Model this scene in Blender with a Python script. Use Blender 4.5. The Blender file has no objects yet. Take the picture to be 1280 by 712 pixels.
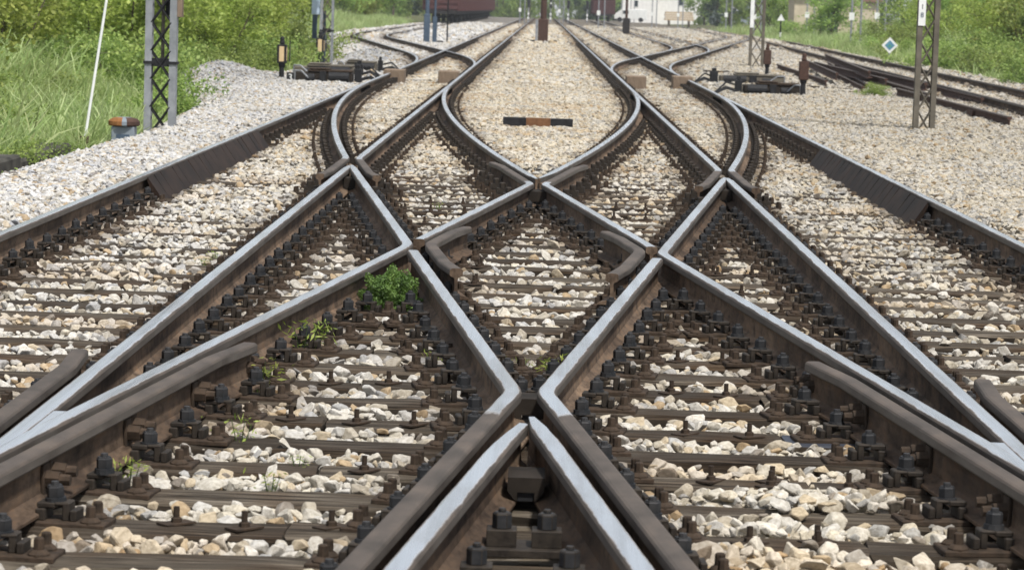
import bpy, bmesh, math, random
import numpy as np
from mathutils import Matrix, Vector
random.seed(7); RNG = np.random.default_rng(11)
S = bpy.context.scene
COL = S.collection
R = math.radians

# ------------------------------------------------------------------ materials
def nt(name):
    m = bpy.data.materials.new(name); m.use_nodes = True
    t = m.node_tree; b = t.nodes['Principled BSDF']
    return m, t, b
def N(t, typ, **kw):
    n = t.nodes.new(typ)
    for k, v in kw.items():
        if k.startswith('i_'): n.inputs[k[2:].replace('_', ' ')].default_value = v
        else: setattr(n, k, v)
    return n
def ramp(t, stops, interp='LINEAR'):
    r = t.nodes.new('ShaderNodeValToRGB'); e = r.color_ramp.elements
    r.color_ramp.interpolation = interp
    while len(e) < len(stops): e.new(0.5)
    for k, (p, c) in enumerate(stops):
        e[k].position = p; e[k].color = (c[0], c[1], c[2], 1)
    return r
def noise(t, scale, detail=4, rough=0.55, coord=None, sc=(1, 1, 1)):
    tc = N(t, 'ShaderNodeTexCoord'); mp = N(t, 'ShaderNodeMapping'); mp.inputs['Scale'].default_value = sc
    t.links.new(tc.outputs[coord or 'Object'], mp.inputs['Vector'])
    n = N(t, 'ShaderNodeTexNoise'); n.inputs['Scale'].default_value = scale; n.inputs['Detail'].default_value = detail; n.inputs['Roughness'].default_value = rough
    t.links.new(mp.outputs[0], n.inputs['Vector'])
    return n
def bump(t, b, src, strength=0.3, dist=0.01):
    bp = N(t, 'ShaderNodeBump'); bp.inputs['Strength'].default_value = strength; bp.inputs['Distance'].default_value = dist
    t.links.new(src, bp.inputs['Height']); t.links.new(bp.outputs[0], b.inputs['Normal'])
def mixc(t, a, bb, f, mode='MIX'):
    m = N(t, 'ShaderNodeMix', data_type='RGBA', blend_type=mode)
    for s, v in ((m.inputs[0], f), (m.inputs[6], a), (m.inputs[7], bb)):
        if hasattr(v, 'is_output') or hasattr(v, 'links'): t.links.new(v, s)
        elif isinstance(v, (int, float)): s.default_value = v
        else: s.default_value = (v[0], v[1], v[2], 1)
    return m.outputs[2]
def simple(name, c1, c2, scale=12, rough=0.8, metal=0.0, bmp=0.2, coord='Object', sc=(1, 1, 1), c3=None, spec=.14):
    m, t, b = nt(name)
    n = noise(t, scale, 6, 0.6, coord, sc)
    st = [(0.3, c1), (0.7, c2)] if c3 is None else [(0.25, c1), (0.5, c2), (0.72, c3)]
    r = ramp(t, st); t.links.new(n.outputs[0], r.inputs[0]); t.links.new(r.outputs[0], b.inputs['Base Color'])
    b.inputs['Roughness'].default_value = rough; b.inputs['Metallic'].default_value = metal; b.inputs['Specular IOR Level'].default_value = spec
    if bmp: bump(t, b, n.outputs[0], bmp, 0.01)
    return m

M = {}
# polished running surface
m, t, b = nt('rail_running_surface')
n = noise(t, 2.2, 6, 0.65, 'Object', (8, 0.10, 1)); r = ramp(t, [(0.30, (.54, .545, .555)), (0.5, (.68, .69, .71)), (0.7, (.80, .81, .83))])
n4 = noise(t, 1.3, 5, 0.65, 'Object', (3, .6, 1)); r4 = ramp(t, [(0.36, (.72, .69, .65)), (0.56, (1, 1, 1))])
t.links.new(n.outputs[0], r.inputs[0]); t.links.new(n4.outputs[0], r4.inputs[0])
steel = mixc(t, r.outputs[0], r4.outputs[0], 1.0, 'MULTIPLY')
n2 = noise(t, 30, 4, 0.6, 'Object', (2, 0.05, 1)); r2 = ramp(t, [(0.3, (.17,) * 3), (0.7, (.34,) * 3)]); t.links.new(n2.outputs[0], r2.inputs[0])
ac = N(t, 'ShaderNodeAttribute', attribute_type='GEOMETRY', attribute_name='across'); wo = N(t, 'ShaderNodeAttribute', attribute_type='GEOMETRY', attribute_name='worn')
n5 = noise(t, 9, 5, 0.7, 'Object', (1, .35, 1))
def mth(op, x, y):
    q = N(t, 'ShaderNodeMath', operation=op)
    for k, v in ((0, x), (1, y)):
        if isinstance(v, (int, float)): q.inputs[k].default_value = v
        else: t.links.new(v, q.inputs[k])
    return q.outputs[0]
edge = mth('ADD', mth('ABSOLUTE', ac.outputs['Fac'], 0), mth('MULTIPLY', mth('SUBTRACT', n5.outputs[0], .5), .022))
mr = N(t, 'ShaderNodeMapRange', interpolation_type='SMOOTHSTEP'); mr.inputs[1].default_value = .0225; mr.inputs[2].default_value = .0305; t.links.new(edge, mr.inputs[0])
wr = N(t, 'ShaderNodeMapRange', interpolation_type='SMOOTHSTEP'); wr.inputs[1].default_value = .62; wr.inputs[2].default_value = .38
t.links.new(mth('ADD', wo.outputs['Fac'], mth('MULTIPLY', mth('SUBTRACT', n5.outputs[0], .5), .8)), wr.inputs[0])
fac = mth('MAXIMUM', mr.outputs[0], wr.outputs[0])
nd = noise(t, 7, 6, 0.6, 'Object', (1, .5, 1)); rd = ramp(t, [(0.28, (.040, .033, .027)), (0.5, (.072, .058, .048)), (0.72, (.108, .084, .066))]); t.links.new(nd.outputs[0], rd.inputs[0])
t.links.new(mixc(t, steel, rd.outputs[0], fac), b.inputs['Base Color'])
inv = mth('SUBTRACT', 1.0, fac); t.links.new(inv, b.inputs['Metallic'])
ro = N(t, 'ShaderNodeMix', data_type='FLOAT'); t.links.new(fac, ro.inputs[0]); t.links.new(r2.outputs[0], ro.inputs[2]); ro.inputs[3].default_value = .66; b.inputs['Specular IOR Level'].default_value = .2; t.links.new(ro.outputs[0], b.inputs['Roughness'])
bump(t, b, n2.outputs[0], .04, .002)
M['polish'] = m
M['headside'] = simple('rail_head_side', (.060, .050, .043), (.135, .120, .106), 7, 0.55, 0.2, 0.2, sc=(1, .4, 1))
M['dull'] = simple('rail_dull_top', (.088, .070, .060), (.135, .110, .096), 7, 0.62, 0.1, 0.15)
m, t, b = nt('rail_web_rust')
n = noise(t, 3.2, 7, 0.68, 'Object', (1, .55, 2.5)); r = ramp(t, [(.30, (.042, .031, .024)), (.47, (.108, .078, .057)), (.60, (.155, .112, .080)), (.74, (.20, .138, .092))])
n2 = noise(t, 26, 6, 0.7, 'Object', (1, .35, .5)); r2 = ramp(t, [(.34, (.45, .43, .42)), (.52, (1, 1, 1)), (.70, (1.25, 1.1, .95))])
n3 = noise(t, 1.1, 3, 0.5, 'Object', (1, .6, 1)); r3 = ramp(t, [(.38, (.55, .52, .50)), (.58, (1.1, 1.08, 1.05))])
for q, w in ((n, r), (n2, r2), (n3, r3)): t.links.new(q.outputs[0], w.inputs[0])
c = mixc(t, mixc(t, r.outputs[0], r2.outputs[0], 1.0, 'MULTIPLY'), r3.outputs[0], 1.0, 'MULTIPLY'); t.links.new(c, b.inputs['Base Color'])
b.inputs['Roughness'].default_value = .85; b.inputs['Specular IOR Level'].default_value = .14; bump(t, b, n2.outputs[0], .5, .006); M['web'] = m
M['rust'] = simple('rusty_iron', (.022, .017, .013), (.066, .045, .031), 25, 0.85, 0, 0.3)
M['redrust'] = simple('red_rust', (.045, .028, .023), (.090, .052, .040), 10, 0.85, 0, 0.3)
M['bolt'] = simple('dark_bolt_steel', (.016, .018, .021), (.048, .046, .046), 18, 0.62, 0.15, 0.3)
M['clip'] = simple('greasy_clip_iron', (.018, .015, .013), (.045, .036, .028), 30, 0.65, 0.1, 0.3)
M['blockiron'] = simple('cast_iron_block', (.012, .010, .008), (.036, .028, .022), 7, .8, 0, .25)
M['black'] = simple('black_paint', (.012, .012, .013), (.03, .03, .032), 14, 0.6, 0, 0.1)
M['guard'] = simple('guard_plate', (.007, .005, .004), (.034, .020, .0135), 5, 0.7, 0.1, 0.25, sc=(1, .5, 1))
M['grey'] = simple('galvanised_grey', (.20, .21, .225), (.34, .35, .37), 6, 0.55, 0.3, 0.05)
M['mastbrown'] = simple('weathered_mast_paint', (.090, .080, .064), (.165, .146, .116), 5, 0.75, 0.1, 0.1)
M['white'] = simple('white_paint', (.62, .64, .62), (.80, .80, .78), 4, 0.6, 0, 0.03)
M['cream'] = simple('lantern_glass', (.55, .40, .22), (.66, .50, .30), 9, 0.35, 0, 0)
M['orange'] = simple('orange_rust', (.17, .075, .03), (.30, .14, .05), 18, 0.85, 0, 0.3)
M['markrust'] = simple('marker_rust', (.11, .055, .027), (.20, .10, .05), 14, .85, 0, .3)
M['relay'] = simple('relay_box_paint', (.17, .20, .23), (.26, .29, .32), 4, 0.6, 0, 0.03)
M['bluewhite'] = simple('pale_blue_enamel', (.42, .52, .68), (.56, .65, .78), 3, 0.4, 0, 0)
M['bluedark'] = simple('dark_blue_paint', (.05, .075, .11), (.085, .115, .155), 5, 0.6, 0, 0.03)
M['sign_blue'] = simple('sign_blue', (.08, .20, .30), (.11, .26, .36), 5, 0.5, 0, 0)
M['sign_green'] = simple('sign_green', (.06, .22, .16), (.1, .3, .2), 9, 0.5, 0, 0)
M['concrete'] = simple('old_concrete', (.15, .14, .13), (.30, .285, .26), 8, 0.95, 0, 0.4)
M['darkstone'] = simple('dark_kerb_stone', (.025, .024, .021), (.085, .08, .068), 5, 0.95, 0, 0.5)
M['wagon'] = simple('oxide_wagon_paint', (.060, .028, .028), (.105, .048, .046), 3, 0.8, 0, 0.05, sc=(1, .4, 2))
M['wagondark'] = simple('wagon_underframe', (.02, .018, .018), (.04, .036, .034), 5, 0.85, 0, 0.1)
M['plaster'] = simple('white_plaster', (.66, .64, .62), (.80, .79, .76), 2, 0.9, 0, 0.02)
M['ochre'] = simple('ochre_plaster', (.42, .36, .26), (.55, .48, .36), 2, 0.9, 0, 0.02)
M['roof'] = simple('roof_tiles', (.16, .09, .075), (.26, .15, .12), 9, 0.9, 0, 0.3)
M['window'] = simple('dark_window', (.02, .03, .035), (.04, .05, .055), 3, 0.15, 0, 0)
M['plank'] = simple('stacked_planks', (.36, .27, .17), (.55, .43, .29), 10, 0.85, 0, 0.2, sc=(.2, 1, 4))
M['timberbox'] = simple('cover_box_wood', (.13, .095, .068), (.24, .18, .13), 9, 0.85, 0, 0.3, sc=(4, 1, .6))
M['bark'] = simple('bark', (.06, .048, .036), (.13, .105, .08), 14, 0.95, 0, 0.5, sc=(1, 1, .25))

# timber sleepers: grain along X, tone differs from timber to timber
m, t, b = nt('sleeper_timber')
n = noise(t, 16, 9, 0.72, 'Object', (0.09, 1.9, 2.4)); n2 = noise(t, 2.2, 3, 0.5)
r = ramp(t, [(0.32, (.020, .017, .013)), (0.5, (.064, .053, .041)), (0.68, (.150, .130, .105))])
t.links.new(n.outputs[0], r.inputs[0])
oi = N(t, 'ShaderNodeObjectInfo'); r2 = ramp(t, [(0, (.75, .72, .70)), (0.5, (1.15, 1.1, 1.05)), (1, (1.5, 1.5, 1.48))])
t.links.new(oi.outputs['Random'], r2.inputs[0])
c = mixc(t, r.outputs[0], r2.outputs[0], 1.0, 'MULTIPLY')
r3 = ramp(t, [(0.45, (1, 1, 1)), (0.7, (.75, .60, .48))]); t.links.new(n2.outputs[0], r3.inputs[0])
c = mixc(t, c, r3.outputs[0], 1.0, 'MULTIPLY')
nc = noise(t, 5, 2, 0.5, 'Object', (.22, 6, .3)); rc = ramp(t, [(.455, (1, 1, 1)), (.492, (.22, .2, .18)), (.508, (.22, .2, .18)), (.545, (1, 1, 1))]); t.links.new(nc.outputs[0], rc.inputs[0])
c = mixc(t, c, rc.outputs[0], .8, 'MULTIPLY'); t.links.new(c, b.inputs['Base Color']); b.inputs['Specular IOR Level'].default_value = .12
b.inputs['Roughness'].default_value = 0.86; bump(t, b, n.outputs[0], 0.9, 0.016); M['timber'] = m
M['tarblue'] = simple('blue_tar', (.020, .023, .032), (.050, .056, .075), 9, .55, 0, .3, sc=(.2, 1, 1))
M['timberside'] = simple('dark_sleeper_side', (.016, .013, .010), (.060, .047, .035), 14, .9, 0, .5, sc=(.15, 1, 2), spec=.1)  # sleeper sides, ends and underside, darker than the top

# ballast stones: colour per stone, slight veins, greasy staining near the rails
m, t, b = nt('ballast_stone')
oi = N(t, 'ShaderNodeObjectInfo')
r = ramp(t, [(0.0, (.54, .52, .475)), (0.14, (.44, .405, .345)), (0.24, (.62, .605, .575)), (0.42, (.52, .45, .345)), (0.50, (.42, .425, .435)),
             (0.60, (.60, .565, .49)), (0.74, (.54, .535, .525)), (0.86, (.42, .325, .215)), (0.90, (.66, .65, .63)), (0.975, (.27, .245, .22))], 'CONSTANT')
t.links.new(oi.outputs['Random'], r.inputs[0])
n = noise(t, 2.6, 5, 0.62, 'Object'); rr = ramp(t, [(0.3, (.66, .62, .56)), (0.6, (1.08, 1.06, 1.03))]); t.links.new(n.outputs[0], rr.inputs[0])
c = mixc(t, r.outputs[0], rr.outputs[0], 1.0, 'MULTIPLY')
at = N(t, 'ShaderNodeAttribute', attribute_type='INSTANCER', attribute_name='tint')
c = mixc(t, c, at.outputs['Color'], 1.0, 'MULTIPLY')
t.links.new(c, b.inputs['Base Color']); b.inputs['Roughness'].default_value = 0.85; b.inputs['Specular IOR Level'].default_value = .2
n3 = noise(t, 9, 4, 0.6, 'Object'); bump(t, b, n3.outputs[0], 0.35, 0.08); M['stone'] = m

# bed under the stones
m, t, b = nt('ballast_bed')
v = N(t, 'ShaderNodeTexVoronoi'); v.inputs['Scale'].default_value = 17; tc = N(t, 'ShaderNodeTexCoord'); t.links.new(tc.outputs['Object'], v.inputs['Vector'])
r = ramp(t, [(0, (.20, .185, .16)), (0.3, (.15, .125, .095)), (0.55, (.26, .235, .20)), (0.8, (.11, .095, .08)), (1, (.30, .28, .25))])
sx = N(t, 'ShaderNodeSeparateColor'); t.links.new(v.outputs['Color'], sx.inputs[0]); t.links.new(sx.outputs[0], r.inputs[0])
at = N(t, 'ShaderNodeAttribute', attribute_type='GEOMETRY', attribute_name='tint')
c = mixc(t, r.outputs[0], at.outputs['Color'], 1.0, 'MULTIPLY'); t.links.new(c, b.inputs['Base Color'])
b.inputs['Roughness'].default_value = 0.95; bump(t, b, v.outputs['Distance'], 0.8, 0.03); b.inputs['Specular IOR Level'].default_value = .1; M['bed'] = m

m = simple('earth_ground', (.05, .055, .025), (.10, .10, .05), 0.6, 1.0, 0, 0.3, c3=(.07, .09, .03)); M['earth'] = m

def leafmat(name, cols, trans=0.35):
    m, t, b = nt(name)
    g = N(t, 'ShaderNodeAttribute', attribute_type='GEOMETRY', attribute_name='shade')
    oi = N(t, 'ShaderNodeObjectInfo')
    r = ramp(t, [(0, cols[0]), (0.5, cols[1]), (1, cols[2])]); t.links.new(g.outputs['Fac'], r.inputs[0])
    hs = N(t, 'ShaderNodeHueSaturation'); ma = N(t, 'ShaderNodeMapRange'); ma.inputs[3].default_value = 0.485; ma.inputs[4].default_value = 0.515
    t.links.new(oi.outputs['Random'], ma.inputs[0]); t.links.new(ma.outputs[0], hs.inputs['Hue'])
    mv = N(t, 'ShaderNodeMapRange'); mv.inputs[3].default_value = 0.8; mv.inputs[4].default_value = 1.25
    t.links.new(oi.outputs['Random'], mv.inputs[0]); t.links.new(mv.outputs[0], hs.inputs['Value'])
    t.links.new(r.outputs[0], hs.inputs['Color']); t.links.new(hs.outputs[0], b.inputs['Base Color'])
    b.inputs['Roughness'].default_value = 0.6
    tr = N(t, 'ShaderNodeBsdfTranslucent'); t.links.new(hs.outputs[0], tr.inputs['Color'])
    mx = N(t, 'ShaderNodeMixShader'); mx.inputs[0].default_value = trans
    t.links.new(b.outputs[0], mx.inputs[1]); t.links.new(tr.outputs[0], mx.inputs[2])
    t.links.new(mx.outputs[0], t.nodes['Material Output'].inputs['Surface'])
    return m
M['leaf_yellow'] = leafmat('young_yellow_green_leaves', [(.13, .18, .030), (.275, .345, .060), (.47, .53, .14)], .5)
M['leaf_green'] = leafmat('mid_green_leaves', [(.10, .16, .036), (.23, .32, .070), (.41, .50, .14)], .45)
M['leaf_dark'] = leafmat('dark_green_leaves', [(.03, .055, .025), (.05, .085, .035), (.08, .12, .045)])
M['grass'] = leafmat('meadow_grass', [(.15, .21, .06), (.33, .43, .145), (.58, .65, .33)], 0.5)
M['moss'] = leafmat('cushion_leaves', [(.05, .10, .018), (.095, .17, .03), (.15, .24, .05)], 0.3)

# ------------------------------------------------------------------ object helpers
def props(o, label=None, cat=None, group=None, kind=None):
    if label: o['label'] = label
    if cat: o['category'] = cat
    if group: o['group'] = group
    if kind: o['kind'] = kind
    return o
class MB:
    def __init__(s): s.v = []; s.f = []; s.m = []
    def add(s, verts, faces, mi=0):
        o = len(s.v); s.v += [tuple(x) for x in verts]; s.f += [tuple(i + o for i in f) for f in faces]
        s.m += [mi] * len(faces) if isinstance(mi, int) else list(mi)
        return s
    def box(s, x0, x1, y0, y1, z0, z1, mi=0, rot=0, tilt=0, piv=None):
        v = [(x, y, z) for z in (z0, z1) for y in (y0, y1) for x in (x0, x1)]
        if rot or tilt:
            p = piv or ((x0 + x1) / 2, (y0 + y1) / 2, z0)
            mt = Matrix.Rotation(rot, 3, 'Z') @ Matrix.Rotation(tilt, 3, 'X')
            v = [tuple(mt @ (Vector(q) - Vector(p)) + Vector(p)) for q in v]
        return s.add(v, [(0, 2, 3, 1), (4, 5, 7, 6), (0, 1, 5, 4), (1, 3, 7, 5), (3, 2, 6, 7), (2, 0, 4, 6)], mi)
    def cyl(s, p0, p1, r0, r1=None, n=8, mi=0, cap=True):
        r1 = r0 if r1 is None else r1
        a = Vector(p0); b = Vector(p1); d = (b - a).normalized()
        u = d.orthogonal().normalized(); w = d.cross(u)
        vs = []
        for (c, r) in ((a, r0), (b, r1)):
            for k in range(n):
                an = 2 * math.pi * k / n
                vs.append(c + (u * math.cos(an) + w * math.sin(an)) * r)
        fs = [(k, (k + 1) % n, n + (k + 1) % n, n + k) for k in range(n)]
        if cap: fs += [tuple(reversed(range(n))), tuple(range(n, 2 * n))]
        return s.add(vs, fs, mi)
    def lathe(s, prof, n=12, c=(0, 0, 0), mi=0):
        vs = [(c[0] + r * math.cos(2 * math.pi * k / n), c[1] + r * math.sin(2 * math.pi * k / n), c[2] + z) for (r, z) in prof for k in range(n)]
        fs = []
        for j in range(len(prof) - 1):
            for k in range(n):
                fs.append((j * n + k, j * n + (k + 1) % n, (j + 1) * n + (k + 1) % n, (j + 1) * n + k))
        fs += [tuple(reversed(range(n))), tuple(range((len(prof) - 1) * n, len(prof) * n))]
        return s.add(vs, fs, mi)
    def tube(s, pts, r, n=6, mi=0):
        for a, b in zip(pts[:-1], pts[1:]): s.cyl(a, b, r, r, n, mi)
        return s
    def mesh(s, name, mats, bevel=0.0, smooth=False):
        me = bpy.data.meshes.new(name); me.from_pydata(s.v, [], s.f)
        for q in (mats if isinstance(mats, (list, tuple)) else [mats]): me.materials.append(q)
        if len(set(s.m)) > 1: me.polygons.foreach_set('material_index', s.m)
        if bevel:
            bm = bmesh.new(); bm.from_mesh(me)
            ed = [e for e in bm.edges if len(e.link_faces) == 2 and e.calc_face_angle(0) > 0.5]
            bmesh.ops.bevel(bm, geom=ed, offset=bevel, segments=1, affect='EDGES', clamp_overlap=True)
            bm.to_mesh(me); bm.free()
        if smooth: me.polygons.foreach_set('use_smooth', [True] * len(me.polygons))
        me.update(); return me
    def obj(s, name, mats, parent=None, loc=None, bevel=0.0, smooth=False):
        return link(name, s.mesh(name, mats, bevel, smooth), parent, loc)
def link(name, me, parent=None, loc=None, rz=0):
    o = bpy.data.objects.new(name, me); COL.objects.link(o)
    if parent is not None: o.parent = parent
    if loc is not None: o.location = loc
    if rz: o.rotation_euler = (0, 0, rz)
    return o
def empty(name, loc, label, cat, group=None, rz=0):
    o = link(name, None, None, loc, rz); o.empty_display_size = 0.1
    return props(o, label, cat, group)
def copy_tree(o, parent=None):
    c = o.copy(); COL.objects.link(c)
    if parent is not None: c.parent = parent
    for ch in list(o.children): copy_tree(ch, c)
    return c

# ------------------------------------------------------------------ track layout (X right, Y ahead, rail heads at Z = 0)
G = 1.507; SI = 1.667; MM = 1 / 9.0; Y1 = 9.955; GP = G * math.sqrt(1 + MM * MM)
XO = SI + G
def lineA1(y): return MM * (y - Y1)
def lineA2(y): return MM * (y - Y1) - GP
def lineB1(y): return -MM * (y - Y1)
def lineB2(y): return -MM * (y - Y1) + GP
YK = Y1 + GP / 2 / MM           # obtuse crossings
YF = Y1 + GP / MM               # far centre frog
YS = Y1 + SI / MM               # side frogs
YN = Y1 + (GP - SI) / MM        # near side frogs
YV1 = Y1 + XO / MM              # where the diverging lines meet the outer rails
TT = 14.0
def curveB1(y):
    if y < YV1 - TT: return lineB1(y)
    if y < YV1 + TT: return -XO + (YV1 + TT - y) ** 2 * MM / (4 * TT)
    return -XO
YV2 = Y1 + (SI + GP) / MM
def curveB2(y):
    if y < YV2 - TT: return lineB2(y)
    if y < YV2 + TT: return -SI + (YV2 + TT - y) ** 2 * MM / (4 * TT)
    return -SI
GAPW = 0.118
PROF = [(0, 0), (.022, -.0006), (.031, -.004), (.0355, -.011), (.0365, -.036), (.031, -.043), (.011, -.053), (.0085, -.07), (.0085, -.11),
        (.012, -.138), (.03, -.150), (.071, -.160), (.075, -.163), (.075, -.172)]
FULL = [(-x, z) for x, z in reversed(PROF[1:])] + PROF       # left foot corner over the head to right foot corner
def seg_slot(i):
    a, bb = FULL[i], FULL[i + 1]
    z = (a[1] + bb[1]) / 2; x = abs(a[0] + bb[0]) / 2
    if z > -.0026: return 0
    if z > -.009: return 0
    return 1 if z > -.045 else 2
SLOT = [seg_slot(i) for i in range(len(FULL) - 1)]
RAILS = []      # (list of y, list of x) used to place fastenings and to keep stones off the rails
def sample(fn, y0, y1, step=0.5):
    n = max(2, int(abs(y1 - y0) / step) + 1)
    return [(fn(y0 + (y1 - y0) * k / (n - 1)), y0 + (y1 - y0) * k / (n - 1)) for k in range(n)]
def rail(path, label, polished=None, clamp=None, dz=0.0, name='rail', cat='rail', group=None, reg=True, top=None, scale_h=1.0, parent=None):
    """path: (x,y) points; polished: fn(x,y)->bool; clamp: fn(x,y,headflag,side)->x"""
    pts = [Vector(p) for p in path]; n = len(pts); b = MB(); rings = []
    for i, p in enumerate(pts):
        d0 = (pts[i] - pts[i - 1]).normalized() if i else None
        d1 = (pts[i + 1] - pts[i]).normalized() if i < n - 1 else None
        d = d1 if d0 is None else d0 if d1 is None else (d0 + d1).normalized()
        nr = Vector((d.y, -d.x))
        k = 1.0 if d0 is None or d1 is None else 1 / max(0.5, nr.dot(Vector((d0.y, -d0.x))))
        flip = 1 if d.y >= 0 else -1
        rg = []
        for (x, z) in FULL:
            q = p + nr * (x * k * flip)
            h = top(p.x, p.y) if top else 0
            if clamp: q = Vector((clamp(q.x, q.y, z > -.05, x), q.y))
            rg.append((q.x, q.y, z * scale_h + dz + (h if z > -.06 else 0)))
        rings.append(rg)
    L = len(FULL); vs = [v for r_ in rings for v in r_]; fs = []; ms = []
    fl = pts[1].y > pts[0].y
    for i in range(n - 1):
        mid = (pts[i] + pts[i + 1]) / 2; pol = polished(mid.x, mid.y) if polished else True
        for j in range(L - 1):
            a = i * L + j; f = (a, a + L, a + L + 1, a + 1)
            fs.append(f if fl else f[::-1]); ms.append(SLOT[j])
        a = i * L; f = (a, a + L - 1, a + 2 * L - 1, a + L); fs.append(f if fl else f[::-1]); ms.append(2)
    for base in (0, (n - 1) * L):
        f = tuple(range(base, base + L)); fs.append(f); ms.append(2)
    b.add(vs, fs, ms)
    me = b.mesh(name, [M['polish'], M['headside'], M['web'], M['dull']])
    worn = [1.0 if (polished is None or polished(p.x, p.y)) else 0.0 for p in pts]
    at_ = me.attributes.new('across', 'FLOAT', 'POINT'); at_.data.foreach_set('value', np.tile(np.array([q[0] for q in FULL], np.float32), n))
    at_ = me.attributes.new('worn', 'FLOAT', 'POINT'); at_.data.foreach_set('value', np.repeat(np.array(worn, np.float32), L))
    o = link(name, me, parent)
    if parent is None: props(o, label, cat, group)
    if reg:
        q = sorted([(p.y, p.x) for p in pts]); RAILS.append((np.array([a for a, _ in q]), np.array([c for _, c in q])))
    return o
def bend(p_in, knee, p_out, r=0.12):
    """three points with a slightly rounded corner"""
    k = Vector(knee); a = (Vector(p_in) - k).normalized(); c = (Vector(p_out) - k).normalized()
    return [tuple(k + a * r), tuple(k * 0.5 + (k + a * r) * 0.25 + (k + c * r) * 0.25), tuple(k + c * r)]

def wing_path(lin_in, lin_leg, ycross, side, ysign, length, y_far, in_fn=None, flare=0.035):
    """rail that follows lin_in up to its knee before the crossing and then runs beside lin_leg. side: which side of the leg (+1 right), ysign: where the leg goes"""
    off = side * GAPW
    f = lambda y: lin_in(y) - (lin_leg(y) + off)
    y = ycross; lo, hi = ycross - 3, ycross + 3
    for _ in range(60):
        mid = (lo + hi) / 2
        if f(lo) * f(mid) <= 0: hi = mid
        else: lo = mid
    yk = (lo + hi) / 2; knee = (lin_in(yk), yk)
    s = -ysign
    fn = in_fn or lin_in
    p = sample(fn, y_far, yk + s * 0.3, 0.5)
    p = [q for q in p]
    e = yk + ysign * length
    pe = (lin_leg(e) + off, e)
    p += bend(p[-1], knee, pe, 0.10)
    p += sample(lambda y: lin_leg(y) + off, yk + ysign * 0.35, yk + ysign * (length - .5), 0.5)
    p.append((lin_leg(e) + off + side * flare, e))
    return p, yk
def pol_until(yk, ysign, extra=0.28): return (lambda x, y: (y - yk) * ysign < extra)

def vclamp(bis, side, ytip, ysign, rate=.16):
    """keep a V leg on its own side of the bisector and plane its outer head towards the tip"""
    def f(x, y, head, s):
        if (y - ytip) * ysign > 6: return x
        bx = bis(y); d = max(0.0, (y - ytip) * ysign)
        x = max(x, bx + .0006) if side > 0 else min(x, bx - .0006)
        lim = (.021 + rate * d) if head else (.05 + rate * d)
        return min(x, bx + lim) if side > 0 else max(x, bx - lim)
    return f
def both(*fs):
    def f(x, y, h, s):
        for q in fs: x = q(x, y, h, s)
        return x
    return f
def tipdip(ytip): return lambda x, y: -0.006 * max(0, 1 - abs(y - ytip) / 0.35)

# outer (stock) rails
FAR = 470
rail(sample(lambda y: -XO, 6.2, FAR, 1.5), 'long straight outer rail of the left track, farthest left in the near view')
rail(sample(lambda y: XO, 6.2, FAR, 1.5), 'long straight outer rail of the right track, farthest right in the near view')
# centre near frog: V legs towards the viewer
TIP = Y1 - .12
rail(sample(lineA1, TIP - .16, 5.6, .25), 'left leg of the nearest frog V, shiny topped, at the bottom centre', clamp=vclamp(lambda y: 0, -1, TIP - .1, -1), top=tipdip(TIP - .16), group='legs of the nearest frog')
rail(sample(lineB1, TIP, 5.6, .25), 'right leg of the nearest frog V, reaching farther to the tip, bottom centre', clamp=vclamp(lambda y: 0, 1, TIP, -1), top=tipdip(TIP), group='legs of the nearest frog')
# rails between obtuse crossing points and the near frog, bent into wings beside the V
ystart = YK - .40
p, yk = wing_path(lineB1, lineA1, Y1, -1, -1, 4.2, ystart); rail(p, 'shiny rail bending into a brown wing left of the nearest frog V', pol_until(yk, -1, .36))
p, yk = wing_path(lineA1, lineB1, Y1, 1, -1, 4.2, ystart); rail(p, 'shiny rail bending into a brown wing right of the nearest frog V', pol_until(yk, -1, .36))
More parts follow.
